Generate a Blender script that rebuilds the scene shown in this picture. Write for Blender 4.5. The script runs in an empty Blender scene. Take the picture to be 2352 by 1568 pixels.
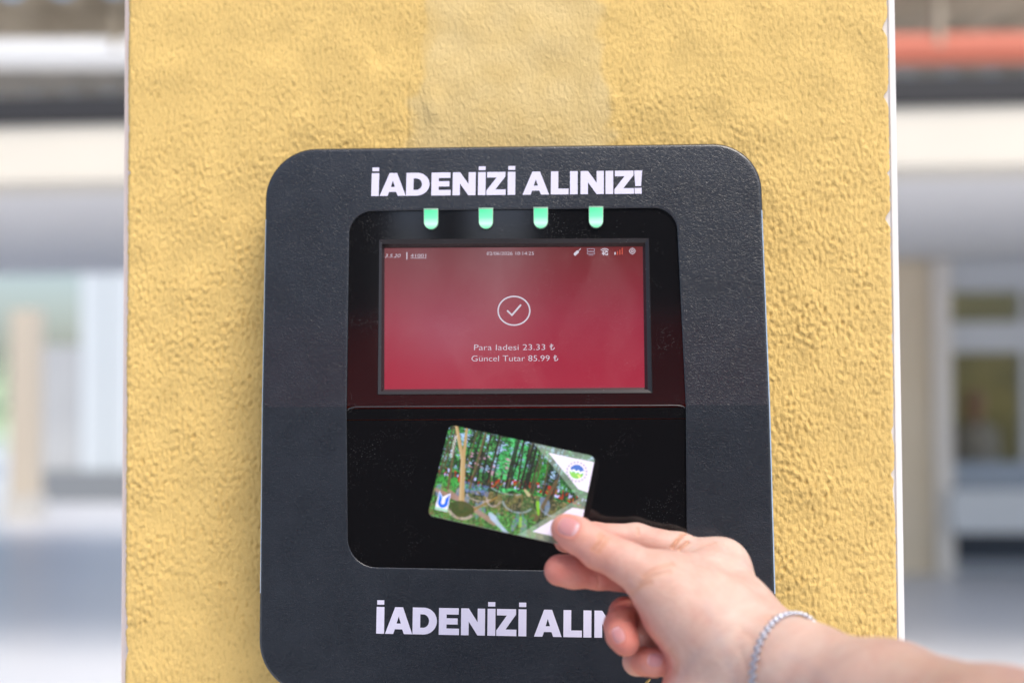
import bpy, bmesh, math, random
import numpy as np
from mathutils import Vector, Matrix
from mathutils.geometry import tessellate_polygon

S = bpy.context.scene
COL = S.collection
R_ = math.radians

# ------------------------------------------------------------------ camera
CAM = np.array([.075, -.95, 1.45])
FPX = 3266.7                                    # focal length in photo pixels (50 mm on 36 mm, photo taken as 2352 wide)
rot = Matrix.Rotation(R_(4.5), 3, 'Z') @ Matrix.Rotation(R_(92.3), 3, 'X') @ Matrix.Rotation(R_(-.3), 3, 'Z')
RC = np.array(rot)
cd = bpy.data.cameras.new('camera')
cam = bpy.data.objects.new('camera', cd); COL.objects.link(cam)
cam.matrix_world = Matrix.Translation(CAM) @ rot.to_4x4()
cd.lens = 50; cd.sensor_width = 36; cd.clip_start = .05; cd.clip_end = 3000
cd.dof.use_dof = True; cd.dof.focus_distance = .888; cd.dof.aperture_fstop = 3.2; cd.dof.aperture_blades = 8
S.camera = cam

# ------------------------------------------------------------------ sky, sun, exposure
SUN_EL, SUN_AZ = 56, 148                        # azimuth measured clockwise from +Y
w = bpy.data.worlds.new('World'); S.world = w; w.use_nodes = True
nt = w.node_tree; nt.nodes.clear()
sky = nt.nodes.new('ShaderNodeTexSky'); sky.sky_type = 'NISHITA'; sky.sun_disc = False
sky.sun_elevation = R_(SUN_EL); sky.sun_rotation = R_(SUN_AZ); sky.dust_density = 3.0; sky.air_density = 1.0
bg = nt.nodes.new('ShaderNodeBackground'); bg.inputs['Strength'].default_value = .13
wo = nt.nodes.new('ShaderNodeOutputWorld')
nt.links.new(sky.outputs[0], bg.inputs[0]); nt.links.new(bg.outputs[0], wo.inputs[0])
sl = bpy.data.lights.new('sun', 'SUN'); sl.energy = 1.9; sl.angle = R_(30); sl.color = (1, .93, .84)
so = bpy.data.objects.new('sun', sl); COL.objects.link(so)
sd = Vector((math.sin(R_(SUN_AZ)) * math.cos(R_(SUN_EL)), math.cos(R_(SUN_AZ)) * math.cos(R_(SUN_EL)), math.sin(R_(SUN_EL))))
so.rotation_euler = sd.to_track_quat('Z', 'Y').to_euler(); so.location = sd * 20
S.view_settings.view_transform = 'Standard'; S.view_settings.look = 'None'
S.view_settings.exposure = .55; S.view_settings.gamma = 1
S.cycles.use_denoising = True
S.cycles.max_bounces = 8

# ------------------------------------------------------------------ helpers
def ray(px, py):
    return RC @ np.array([(px - 1176) / FPX, -(py - 784) / FPX, -1.0])
def at(px, py, Y):                              # the point of the place at depth Y seen at photo position (px, py)
    d = ray(px, py); return CAM + d * (Y - CAM[1]) / d[1]
def on_plane(px, py, p0, n):
    d = ray(px, py); return CAM + d * (np.dot(np.array(p0) - CAM, n) / np.dot(d, n))

def tag(o, label=None, cat=None, group=None, kind=None):
    if label: o['label'] = label
    if cat: o['category'] = cat
    if group: o['group'] = group
    if kind: o['kind'] = kind
    return o
def empty(name, loc=(0, 0, 0)):
    o = bpy.data.objects.new(name, None); o.location = loc; COL.objects.link(o)
    o.empty_display_size = .05
    return o
def child(o, parent):
    o.parent = parent
    if parent is not None: o.matrix_parent_inverse = Matrix.Translation(-chain_loc(parent))
    return o
def mm(x): return getattr(x, 'm', x)
def chain_loc(p):
    v = Vector(p.location)
    while p.parent is not None:
        p = p.parent
    return v
def mesh(name, V, F, mat=None, parent=None, smooth=False, sharp=None):
    m = bpy.data.meshes.new(name)
    m.from_pydata([tuple(map(float, v)) for v in V], [], [tuple(map(int, f)) for f in F]); m.update()
    if mat: m.materials.append(mm(mat))
    o = bpy.data.objects.new(name, m); COL.objects.link(o)
    if smooth:
        m.shade_smooth()
        if sharp: m.set_sharp_from_angle(angle=R_(sharp))
    if parent: child(o, parent)
    return o
def fast_mesh(name, V, Q, mat, parent=None):    # numpy verts and quads
    m = bpy.data.meshes.new(name)
    V = np.ascontiguousarray(V, dtype=np.float32); Q = np.ascontiguousarray(Q, dtype=np.int32)
    m.vertices.add(len(V)); m.vertices.foreach_set('co', V.ravel())
    m.loops.add(Q.size); m.loops.foreach_set('vertex_index', Q.ravel())
    m.polygons.add(len(Q)); m.polygons.foreach_set('loop_start', np.arange(0, Q.size, Q.shape[1], dtype=np.int32))
    m.update(calc_edges=True); m.validate()
    m.materials.append(mm(mat)); m.shade_smooth()
    o = bpy.data.objects.new(name, m); COL.objects.link(o)
    if parent: child(o, parent)
    return o
def color_attr(o, rgb, name='tint'):
    a = o.data.color_attributes.new(name, 'FLOAT_COLOR', 'POINT')
    c = np.ones((len(rgb), 4), np.float32); c[:, :3] = rgb
    a.data.foreach_set('color', c.ravel())
def bm_obj(name, bm, mat, parent=None, smooth=False, sharp=30):
    m = bpy.data.meshes.new(name); bm.to_mesh(m); bm.free()
    if mat: m.materials.append(mm(mat))
    o = bpy.data.objects.new(name, m); COL.objects.link(o)
    if smooth: m.shade_smooth(); m.set_sharp_from_angle(angle=R_(sharp))
    if parent: child(o, parent)
    return o
def add_box(bm, x0, x1, y0, y1, z0, z1, bev=0):
    r = bmesh.ops.create_cube(bm, size=1)
    vs = r['verts']
    for v in vs:
        v.co = Vector(((x0 + x1) / 2 + v.co.x * (x1 - x0), (y0 + y1) / 2 + v.co.y * (y1 - y0), (z0 + z1) / 2 + v.co.z * (z1 - z0)))
    if bev:
        es = list({e for v in vs for e in v.link_edges})
        bmesh.ops.bevel(bm, geom=es, offset=bev, segments=2, affect='EDGES')
def box(name, b, mat, parent=None, bev=0):
    bm = bmesh.new(); add_box(bm, *b, bev=bev); return bm_obj(name, bm, mat, parent, smooth=bev > 0)
def add_tube(bm, pts, r, n=16, cap=True):
    pts = [Vector(p) for p in pts]; rings = []
    for i, p in enumerate(pts):
        t = (pts[min(i + 1, len(pts) - 1)] - pts[max(i - 1, 0)]).normalized()
        a = t.orthogonal().normalized() if i == 0 else (a - t * a.dot(t)).normalized()
        b = t.cross(a); rr = r[i] if isinstance(r, (list, tuple)) else r
        rings.append([bm.verts.new(p + (a * math.cos(2 * math.pi * k / n) + b * math.sin(2 * math.pi * k / n)) * rr) for k in range(n)])
    for i in range(len(rings) - 1):
        for k in range(n):
            bm.faces.new((rings[i][k], rings[i][(k + 1) % n], rings[i + 1][(k + 1) % n], rings[i + 1][k]))
    if cap:
        bm.faces.new(rings[0][::-1]); bm.faces.new(rings[-1])

# ------------------------------------------------------------------ materials
class Mat:
    def __init__(s, name, base=(.5, .5, .5), rough=.5, spec=.5, metal=0, **kw):
        s.m = bpy.data.materials.new(name); s.m.use_nodes = True
        s.t = s.m.node_tree; s.b = s.t.nodes['Principled BSDF']
        s.b.inputs['Base Color'].default_value = (*base, 1); s.b.inputs['Roughness'].default_value = rough
        s.b.inputs['Specular IOR Level'].default_value = spec; s.b.inputs['Metallic'].default_value = metal
        for k, v in kw.items(): s.b.inputs[k.replace('_', ' ')].default_value = v
        s._co = None
    def N(s, t, **kw):
        n = s.t.nodes.new('ShaderNode' + t)
        for k, v in kw.items():
            if hasattr(n, k): setattr(n, k, v)
            else: n.inputs[k.replace('_', ' ')].default_value = v
        return n
    def L(s, a, b): s.t.links.new(a, b)
    def co(s, scale=(1, 1, 1)):
        tc = s.N('TexCoord'); mp = s.N('Mapping'); mp.inputs['Scale'].default_value = scale
        s.L(tc.outputs['Object'], mp.inputs[0]); return mp.outputs[0]
    def noise(s, scale, detail=2, co=None, dist=0, rough=.5):
        n = s.N('TexNoise'); n.inputs['Scale'].default_value = scale; n.inputs['Detail'].default_value = detail
        n.inputs['Distortion'].default_value = dist; n.inputs['Roughness'].default_value = rough
        s.L(co if co else s.co(), n.inputs['Vector']); return n.outputs[0]
    def ramp(s, f, stops):
        r = s.N('ValToRGB'); e = r.color_ramp.elements
        while len(e) < len(stops): e.new(.5)
        for i, (p, c) in enumerate(stops):
            e[i].position = p; e[i].color = (*c, 1) if isinstance(c, tuple) else (c, c, c, 1)
        s.L(f, r.inputs[0]); return r.outputs[0]
    def mix(s, f, a, b, mode='MIX'):
        n = s.N('Mix', data_type='RGBA', blend_type=mode)
        for v, i in ((f, 0), (a, 6), (b, 7)):
            if isinstance(v, (int, float)): n.inputs[i].default_value = v
            elif isinstance(v, tuple): n.inputs[i].default_value = (*v, 1)
            else: s.L(v, n.inputs[i])
        return n.outputs[2]
    def bump(s, h, strength=.3, dist=.001, prev=None):
        n = s.N('Bump'); n.inputs['Strength'].default_value = strength; n.inputs['Distance'].default_value = dist
        s.L(h, n.inputs['Height'])
        if prev: s.L(prev, n.inputs['Normal'])
        return n.outputs[0]
    def set(s, name, out): s.L(out, s.b.inputs[name]); return s

def specks(M, dens_scale, thr, mask_scale=0, mask_lo=.5):
    """small dust specks: 1 where a speck lies"""
    v = M.N('TexVoronoi'); v.inputs['Scale'].default_value = dens_scale; M.L(M.co(), v.inputs['Vector'])
    a = M.N('Math', operation='LESS_THAN'); a.inputs[1].default_value = thr; M.L(v.outputs['Distance'], a.inputs[0])
    out = a.outputs[0]
    if mask_scale:
        n = M.noise(mask_scale, 3); r = M.ramp(n, [(mask_lo, 0.0), (mask_lo + .12, 1.0)])
        b = M.N('Math', operation='MULTIPLY'); M.L(out, b.inputs[0]); M.L(r, b.inputs[1]); out = b.outputs[0]
    return out

M_plate = Mat('hammered_dark_enamel', (.03, .036, .046), .26)
wr = M_plate.noise(520, 3, M_plate.co((1, 1, 1.15)), dist=1.6, rough=.55)
big = M_plate.noise(45, 2)
M_plate.set('Normal', M_plate.bump(wr, .45, .0007))
M_plate.set('Base Color', M_plate.mix(specks(M_plate, 420, .09, 30, .58), M_plate.ramp(big, [(.3, (.014, .018, .025)), (.75, (.020, .025, .034))]), (.11, .11, .115)))
M_plate.b.inputs['Coat Weight'].default_value = .5; M_plate.b.inputs['Coat Roughness'].default_value = .10

M_edge = Mat('steel_highlight_edge', (.60, .74, .95), .38, metal=.85)  # worn steel edge, its blue tint painted in as the sky highlight
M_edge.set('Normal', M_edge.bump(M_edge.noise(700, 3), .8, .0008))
def glossy_black(name, base=(.006, .006, .007), dens=.12, rough=.07):
    M = Mat(name, base, rough)
    s1 = specks(M, 800, .17, 45, .52); s2 = specks(M, 260, .06, 18, .50)
    mx = M.N('Math', operation='MAXIMUM'); M.L(s1, mx.inputs[0]); M.L(s2, mx.inputs[1])
    M.set('Base Color', M.mix(mx.outputs[0], base, (dens, dens, dens)))
    return M
M_glass_up = glossy_black('dusty_black_glass', dens=.09)
M_glass_up.b.inputs['IOR'].default_value = 1.68
M_glass_lo = glossy_black('clean_black_glass', dens=.05, rough=.05)
M_frame = Mat('dark_plastic_bevel', (.018, .014, .015), .13)
M_frame.set('Base Color', M_frame.mix(specks(M_frame, 480, .10, 60, .5), (.018, .014, .015), (.22, .2, .2)))
M_lip = Mat('polished_glass_edge', (.05, .05, .055), .22)

M_disp = Mat('lit_red_display', (.02, .004, .006), .12)
M_disp.b.inputs['IOR'].default_value = 2.2
sc1 = specks(M_disp, 900, .12, 60, .50); sc2 = specks(M_disp, 260, .05, 20, .5)
mxd = M_disp.N('Math', operation='MAXIMUM'); M_disp.L(sc1, mxd.inputs[0]); M_disp.L(sc2, mxd.inputs[1])
smear = M_disp.ramp(M_disp.noise(26, 4, M_disp.co((1, 1, .6)), dist=.8), [(.45, 0.0), (.85, .10)])
base = M_disp.mix(mxd.outputs[0], M_disp.mix(smear, (.02, .004, .006), (.35, .33, .33)), (.26, .22, .22))
M_disp.set('Base Color', base)
tcd = M_disp.N('TexCoord'); sxd = M_disp.N('SeparateXYZ'); M_disp.L(tcd.outputs['Generated'], sxd.inputs[0])
M_disp.set('Emission Color', M_disp.ramp(sxd.outputs['Z'], [(.05, (.38, .017, .045)), (.45, (.32, .022, .050)), (.95, (.17, .022, .022))])); M_disp.b.inputs['Emission Strength'].default_value = .58
M_ink = Mat('lit_white_pixels', (.02, .02, .02), .3, Emission_Color=(.86, .82, .95, 1), Emission_Strength=.5)
M_inkdim = Mat('lit_red_pixels', (.02, .02, .02), .3, Emission_Color=(.62, .07, .03, 1), Emission_Strength=.6)
M_inkgrey = Mat('lit_mauve_pixels', (.02, .02, .02), .3, Emission_Color=(.50, .42, .55, 1), Emission_Strength=.5)

M_vinyl = Mat('white_vinyl_lettering', (.68, .67, .84), .42)
M_vinyl.set('Normal', M_vinyl.bump(M_vinyl.noise(500, 2), .12, .0004))

M_led = Mat('lit_green_lamp', (.01, .05, .03), .5, spec=.15, Emission_Strength=.85)
tc = M_led.N('TexCoord'); sx = M_led.N('SeparateXYZ'); M_led.L(tc.outputs['Generated'], sx.inputs[0])
M_led.set('Emission Color', M_led.ramp(sx.outputs['Z'], [(.0, (.14, .90, .40)), (.26, (.60, 1.0, .78)), (.58, (.20, .92, .48)), (.95, (.10, .80, .36))]))
M_ledrim = Mat('clear_lamp_rim', (.25, .42, .32), .25)
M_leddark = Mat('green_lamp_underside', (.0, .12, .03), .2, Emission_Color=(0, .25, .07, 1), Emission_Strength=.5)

M_wall = Mat('yellow_roughcast_paint', (.72, .5, .17), .78, spec=.25)
at_ = M_wall.N('Attribute'); at_.attribute_name = 'tint'
fine = M_wall.noise(900, 2)
M_wall.set('Base Color', M_wall.mix(.10, at_.outputs[0], M_wall.ramp(fine, [(.3, (.50, .33, .12)), (.7, (.95, .75, .40))]), 'MIX'))
grit = M_wall.noise(430, 2, M_wall.co((1, 1, .55)), dist=.4)
M_wall.set('Normal', M_wall.bump(fine, .35, .0005, M_wall.bump(grit, .95, .0012)))
M_chip = Mat('white_plaster_edge', (.72, .70, .70), .7)
M_chip.set('Base Color', M_chip.mix(M_chip.noise(25, 3), (.70, .67, .68), (.80, .78, .78)))
M_chip.set('Normal', M_chip.bump(M_chip.noise(180, 3), .2, .001))

M_card = Mat('printed_card_face', (.5, .5, .5), .38, spec=.22)
ac = M_card.N('Attribute'); ac.attribute_name = 'tint'; M_card.set('Base Color', ac.outputs[0])
M_cardedge = Mat('card_plastic_edge', (.62, .62, .60), .3)
M_cardwhite = Mat('printed_white_text', (.8, .78, .8), .3)

M_skin = Mat('skin', (.75, .50, .40), .52, spec=.3)
ask = M_skin.N('Attribute'); ask.attribute_name = 'tint'
nsk = M_skin.noise(48, 5, dist=.5, rough=.65)
M_skin.set('Base Color', M_skin.mix(1.0, ask.outputs[0], M_skin.ramp(nsk, [(.30, (.88, .78, .77)), (.70, (1.04, 1.07, 1.08))]), 'MULTIPLY'))
pores = M_skin.noise(800, 2); lines = M_skin.noise(240, 3, M_skin.co((1, 1, 2.6)), dist=.6)
M_skin.set('Normal', M_skin.bump(pores, .16, .0005, M_skin.bump(lines, .30, .0009)))
M_skin.b.inputs['Subsurface Weight'].default_value = .22
M_skin.b.inputs['Subsurface Radius'].default_value = (1.0, .32, .16); M_skin.b.inputs['Subsurface Scale'].default_value = .006
M_nail = Mat('fingernail', (.78, .50, .50), .40, spec=.28, Subsurface_Weight=.3, Subsurface_Scale=.003)
M_nail.b.inputs['Coat Weight'].default_value = .08
anl = M_nail.N('Attribute'); anl.attribute_name = 'tint'; M_nail.set('Base Color', anl.outputs[0])
M_silver = Mat('silver_chain', (.54, .58, .68), .28, metal=1)

def flat(name, c, rough=.7, c2=None, sc=2, bump=0):
    M = Mat(name, c, rough)
    if c2: M.set('Base Color', M.mix(M.ramp(M.noise(sc, 4), [(.35, 0.0), (.65, 1.0)]), c, c2))
    if bump: M.set('Normal', M.bump(M.noise(sc * 8, 3), .3, bump))
    return M

# ================================================================== THE SETTING: station floor, roof and far wall
M_floor = flat('grey_paved_floor', (.60, .62, .66), .35, (.66, .67, .70), .6)
M_soffit = flat('pale_soffit_paint', (.84, .83, .81), .8, (.79, .78, .77), .5)
M_fascia = flat('cream_concrete', (.76, .71, .61), .8, (.70, .66, .57), .7)
M_roof = flat('weathered_brown_roofing', (.30, .255, .19), .8, (.50, .44, .35), 1.1)
M_black = flat('dark_gutter', (.03, .03, .033), .6)
g = box('floor', (-60, 60, -30, 80, -.2, 0), M_floor); tag(g, kind='structure')

# roofing: long corrugations running away from the camera
bm = bmesh.new(); n = 76; xs = np.linspace(-14, 14, n * 4 + 1); rows = []
for y in (8.6, 12.0):
    rows.append([bm.verts.new((x, y, 4.30 + .05 * math.sin(i * math.pi / 2 + .6))) for i, x in enumerate(xs)])
for i in range(len(xs) - 1): bm.faces.new((rows[0][i], rows[1][i], rows[1][i + 1], rows[0][i + 1]))
o = bm_obj('roof_sheeting', bm, M_roof, None, True, 80)
sm = o.modifiers.new('thickness', 'SOLIDIFY'); sm.thickness = .004
tag(o, kind='structure')
fz0, fz1 = 2.56, 2.86
for nm, b, m_, lab, cat in (
    ('roof_beam', (-9, 9, 6.05, 6.45, fz0, fz1), M_fascia, 'long cream concrete beam crossing behind the pillar under the brown roof', 'beam'),
    ('gutter', (-9, 9, 6.02, 6.3, 2.862, 3.0), M_black, 'thin dark gutter strip running along the top of the cream beam', 'gutter')):
    tag(box(nm, b, m_, bev=.01), lab, cat)
o = box('ceiling', (-9, 9, 6.46, 11.35, fz0 + .02, fz0 + .25), M_soffit); tag(o, kind='structure')
for nm, px, y, r, m_, lab in (('white_pipe', 125, 8.8, None, flat('white_pipe_paint', (.74, .76, .78), .45), 'thick white pipe under the brown roof left of the pillar'),
                              ('red_pipe', 113, 8.8, None, flat('red_pipe_paint', (.58, .17, .11), .6), 'thick red pipe under the brown roof right of the pillar')):
    left = nm == 'white_pipe'
    a = at(-300 if left else 1500, px + (0 if left else 8), y); b = at(1100 if left else 2700, px - (2 if left else 8), y)
    rr = (36 if left else 34) / FPX * (y + .95)
    bm = bmesh.new(); add_tube(bm, [a, (a + b) / 2, b], rr, 24); o = bm_obj(nm, bm, m_, None, True, 50)
    tag(o, lab, 'pipe')
    # two strap hangers per pipe
    for t in (.12, .42) if left else (.55, .9):
        c = a + (b - a) * t
        h = box('pipe_strap', (c[0] - .02, c[0] + .02, c[1] - rr - .004, c[1] + rr + .004, c[2], 4.28), M_roof, o)

# ground floor rooms on the right: tan pillar, window bay
M_tan = flat('tan_plaster', (.80, .68, .50), .8, (.84, .73, .56), 1)
M_win = flat('pale_window_frame', (.60, .63, .66), .5)
M_pane = Mat('window_pane', (.9, .95, .9), .02, Transmission_Weight=1.0, IOR=1.12)
M_room = flat('olive_room_wall', (.34, .29, .13), .8, (.16, .15, .09), 1.2)
Yw = 11.0
def X(px, Y, py=900): return at(px, py, Y)[0]
def Z(py, Y, px=2200): return at(px, py, Y)[2]
bld = empty('ticket_hall', (X(2200, Yw), Yw, 0))
tag(bld, 'grey ground floor building with tan plaster and a dark window behind the pillar at right', 'building')
xr = X(2180, Yw); xe = X(2330, Yw)
x_end = 6.2
box('wall', (X(1900, Yw), xr - .05, Yw, Yw + .3, 0, 2.57), M_tan, bld)
box('corner_pier', (X(2140, Yw), xr, Yw - .12, Yw - .002, .002, 2.565), flat('pale_pier', (.80, .76, .70), .8), bld)
zz = [Z(v, Yw) for v in (668, 740, 808, 1062, 1120, 1170, 1222, 1285, 1340)]
M_lowblue = flat('blue_grey_panel', (.34, .40, .48), .6); M_white = flat('white_panel', (.66, .70, .73), .5); M_dk = flat('dark_recess', (.03, .045, .07), .5)
box('lintel', (xr - .045, x_end, Yw, Yw + .3, zz[0], 2.57), M_win, bld)
box('transom', (xr - .045, x_end, Yw - .03, Yw + .3, zz[2], zz[1]), M_win, bld)
box('sill_panel', (xr - .045, x_end, Yw, Yw + .3, zz[4], zz[3]), M_lowblue, bld)
box('counter', (xr - .045, x_end, Yw - .25, Yw + .3, zz[6] + .02, zz[4] - .002), M_white, bld)
box('plinth_recess', (xr - .045, x_end, Yw + .05, Yw + .3, zz[7], zz[6] + .018), M_dk, bld)
box('plinth', (xr - .045, x_end, Yw - .05, Yw + .3, 0, zz[7] - .002), flat('grey_plinth', (.30, .33, .37), .7), bld)
box('room_wall', (xr - .1, x_end, Yw + 2.4, Yw + 2.6, 0, 2.575), M_room, bld); box('room_wall', (xr - .2, xr - .1, Yw + .301, Yw + 2.399, 0, 2.575), M_room, bld)
xw = xr - .045; k = 0
while xw < x_end - .3:
    wd = 1.02 if k == 0 else 1.1
    for z0, z1 in ((zz[1], zz[0]), (zz[3], zz[2])):
        wn = box('window', (xw, xw + .055, Yw - .02, Yw + .12, z0 + .002, z1 - .002), M_win, bld)
        box('pane', (xw + .057, xw + wd * .62, Yw + .07, Yw + .08, z0 + .003, z1 - .003), M_pane, wn)
    xw += wd * .62 + .002; k += 1

# someone far off, seen small and out of focus through the window bay at right
def small_person(px, py_head, Y, hgt_px, shirt, lab):
    h = at(px, py_head, Y); s = (Y + .95) / FPX
    bm = bmesh.new()
    prof = [(0, .0, .10), (.0, .08, .12), (0, .14, .05), (0, .20, .17), (0, .34, .19), (0, .55, .16), (0, .75, .18)]
    add_tube(bm, [(h[0], Y, h[2] + .11 - .02 * 0), (h[0], Y, h[2] + .06), (h[0], Y, h[2] - .05), (h[0], Y, h[2] - .10), (h[0], Y, h[2] - .16), (h[0], Y, h[2] - .24), (h[0], Y, h[2] - .5), (h[0], Y, h[2] - .72), (h[0], Y, h[2] - .8), (h[0], Y, .02)],
             [.04, .085, .095, .06, .06, .17, .18, .15, .16, .12], 14)
    o = bm_obj('person', bm, flat('distant_skin', (.55, .30, .20), .6), None, True, 60)
    bm = bmesh.new()
    add_tube(bm, [(h[0], Y, h[2] - .17), (h[0], Y, h[2] - .24), (h[0], Y, h[2] - .5), (h[0], Y, h[2] - .74)], [.10, .19, .20, .18], 14)
    bm_obj('shirt', bm, flat('distant_shirt', shirt, .8), o, True, 60)
    return tag(o, lab, 'person')
small_person(2238, 925, 11.75, 0, (.50, .42, .38), 'blurred distant person in a pale shirt behind the large window at right')

# left: open end of the station with piers and pale panels far away
Yl = 19.0
o = empty('tall_pier', (X(48, 16), 16, 0)); tag(o, 'slim beige pier at the far left edge of the view', 'pier')
box('shaft', (X(22, 16), X(78, 16), 16, 16.3, .30, 2.575), flat('beige_pier', (.62, .55, .45), .8), o, bev=.01)
box('base', (X(15, 16), X(84, 16), 15.96, 16.34, 0, .298), flat('pier_base', (.62, .60, .56), .8), o)
lw = empty('far_wall', (X(140, Yl), Yl, 0)); tag(lw, 'grey far wall with pale panels left of the yellow pillar', 'wall')
M_g1 = flat('grey_wall_paint', (.50, .52, .53), .8, (.42, .44, .46), .5); M_g2 = flat('pale_blue_panel', (.60, .66, .70), .5)
box('wall_block', (X(82, Yl), X(184, Yl), Yl, Yl + .3, .45, Z(795, Yl, 130)), M_g1, lw)
box('pale_panel', (X(187, Yl), X(243, Yl), Yl - .05, Yl + .3, .45, 3.7), M_g2, lw)
box('pale_panel', (X(246, Yl), X(420, Yl), Yl, Yl + .3, .45, 3.7), M_g2, lw)
box('skirting', (X(70, Yl), X(420, Yl), Yl - .1, Yl + .3, 0, .445), flat('skirting_grey', (.22, .24, .26), .7), lw)
M_leaf = flat('pale_foliage', (.45, .60, .38), .7, (.62, .74, .55), 3)
rng = np.random.default_rng(5)
tr = empty('shrub', (X(5, 26), 26, 0)); tag(tr, 'light green bush standing in sun beyond the far left pier', 'shrub')
bm = bmesh.new()
for _ in range(900):
    c = Vector((X(-60, 26) + rng.normal() * .5, 26 + rng.normal() * .5, 1.3 + rng.normal() * .40)); a = Vector(rng.normal(size=3)).normalized() * .09; b = a.orthogonal().normalized() * .05
    bm.faces.new([bm.verts.new(c + a), bm.verts.new(c + b), bm.verts.new(c - a), bm.verts.new(c - b)])
bm_obj('foliage', bm, M_leaf, tr)
bm = bmesh.new(); add_tube(bm, [(X(-60, 26), 26, 0), (X(-62, 26), 26, 1.5)], [.06, .03], 8); bm_obj('stem', bm, M_roof, tr, True)

# across the yard, behind the camera: what the glass mirrors
M_sootwall = flat('dark_brick_wall', (.035, .032, .034), .8)
M_redband = flat('red_awning_cloth', (.78, .03, .025), .7)
M_under = flat('dark_canopy_boards', (.035, .033, .03), .8)

# ================================================================== YELLOW PILLAR
PX0, PX1 = -.2652, .2514
pil = empty('pillar', (0, .2, 0))
tag(pil, 'square pillar with rough yellow render that carries the card reader', 'pillar')
def fft_noise(shape, d, lo, hi, seed, stretch=1.0, slant=0.0):
    r = np.random.default_rng(seed).normal(size=shape); f = np.fft.rfft2(r)
    fz = np.fft.fftfreq(shape[0], d)[:, None]; fx = np.fft.rfftfreq(shape[1], d)[None, :]
    q = np.sqrt((fx + slant * fz) ** 2 + (fz * stretch) ** 2)
    q0 = 1 / hi; q1 = 1 / lo
    f *= np.exp(-(q / q1) ** 4) * (1 - np.exp(-(q / q0) ** 4))
    o = np.fft.irfft2(f, s=shape); return o / o.std()
d = .00090; z0w, z1w = 1.20, 1.80
nx = int((PX1 - PX0) / d) + 1; nz = int((z1w - z0w) / d) + 1
gx = np.linspace(PX0, PX1, nx); gz = np.linspace(z0w, z1w, nz); GX, GZ = np.meshgrid(gx, gz)
h1 = fft_noise((nz, nx), d, .0025, .0062, 1, 1.8, .16); h2 = fft_noise((nz, nx), d, .0018, .0034, 2, 1.4); h3 = fft_noise((nz, nx), d, .03, .15, 3)
h = .62 * (np.where(h1 > 0, .75 * h1, 1.25 * h1)) + .24 * h2
def sst(a, b, x): t = np.clip((x - a) / (b - a), 0, 1); return t * t * (3 - 2 * t)
zp = lambda py: Z(py, 0, 1176)
amp = .30 + .70 * sst(zp(60), zp(640), GZ) * 1.0
amp = .34 + .66 * sst(zp(40), zp(620), GZ) if zp(40) < zp(620) else .34 + .66 * (1 - sst(zp(620), zp(40), GZ))
amp *= 1 + .18 * h3
# smoother strip low on the left (towards the foot of the frame)
amp *= 1 - .45 * (1 - sst(zp(1500), zp(1400), GZ)) * (GX < -.08)
# the smooth repainted patch above the reader
pxL, pxR = X(948, 0, 200), X(1402, 0, 200)
e1 = fft_noise((nz, nx), d, .014, .06, 7) * .0026
sideraw = np.minimum(GX + e1 - pxL - .010 * sst(zp(230), zp(150), GZ), pxR + .0 - .006 * sst(zp(300), zp(60), GZ) - GX + e1)
side = sideraw
patch = sst(-.005, .005, side) * (GZ > zp(420))
H = .00037 * h * amp * (1 - .88 * patch) + patch * .0002 + .00030 * h3
for bx, by, br, bh in ((870, 128, .0045, -.0014), (995, 250, .007, .0022), (1385, 45, .003, -.0008), (1410, 232, .004, .0012)):
    c = at(bx, by, 0); H += bh * np.exp(-(((GX - c[0]) ** 2 + ((GZ - c[2]) * .6) ** 2) / br ** 2))
sc_ = at(1410, 300, 0); H += .0004 * np.exp(-((GX - sc_[0]) / .004) ** 2) * (GZ < zp(225)) * (GZ > zp(420))
c = X(935, 0, 280); H += -.0007 * np.exp(-((GX - c) / .0012) ** 2) * (GZ < zp(190)) * (GZ > zp(420))
# ragged painted edges: bites where the paint has flaked to the white plaster
edge_n = np.random.default_rng(9).normal(size=nz); edge_n = np.convolve(edge_n, np.ones(5) / 5, 'same') * .0011
spikes = np.zeros(nz); spikeL = np.zeros(nz)
for py, dep, hw in ((85, .0034, 16), (240, .0030, 13), (412, .0018, 5), (515, .0034, 14), (1000, .0012, 20), (1090, .0022, 10), (1130, .0014, 30)):
    spikes += dep * np.exp(-((gz - zp(py)) / (hw * .00027)) ** 2)
for py, dep, hw in ((380, .0022, 5), (1425, .0016, 10), (1445, .0022, 8), (1500, .0020, 20)):
    spikeL += dep * np.exp(-((gz - zp(py)) / (hw * .00027)) ** 2)
H -= .002 * sst(.0022, 0, GX - PX0 + 0) + .002 * sst(.0022, 0, PX1 - GX)
XX = GX.copy()
XX[:, -1] -= np.abs(edge_n) * .5 + spikes; XX[:, -2] = np.minimum(XX[:, -2], XX[:, -1] - .0002); 
for k in range(3, 8): XX[:, -k] = np.minimum(XX[:, -k], XX[:, -k + 1] - .0002)
XX[:, 0] += np.abs(edge_n[::-1]) * .5 + spikeL; XX[:, 1] = np.maximum(XX[:, 1], XX[:, 0] + .0002)
for k in range(2, 7): XX[:, k] = np.maximum(XX[:, k], XX[:, k - 1] + .0002)
V = np.stack([XX, -H, GZ], -1).reshape(-1, 3)
idx = np.arange(nx * nz).reshape(nz, nx)
Q = np.stack([idx[:-1, :-1], idx[:-1, 1:], idx[1:, 1:], idx[1:, :-1]], -1).reshape(-1, 4)
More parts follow.
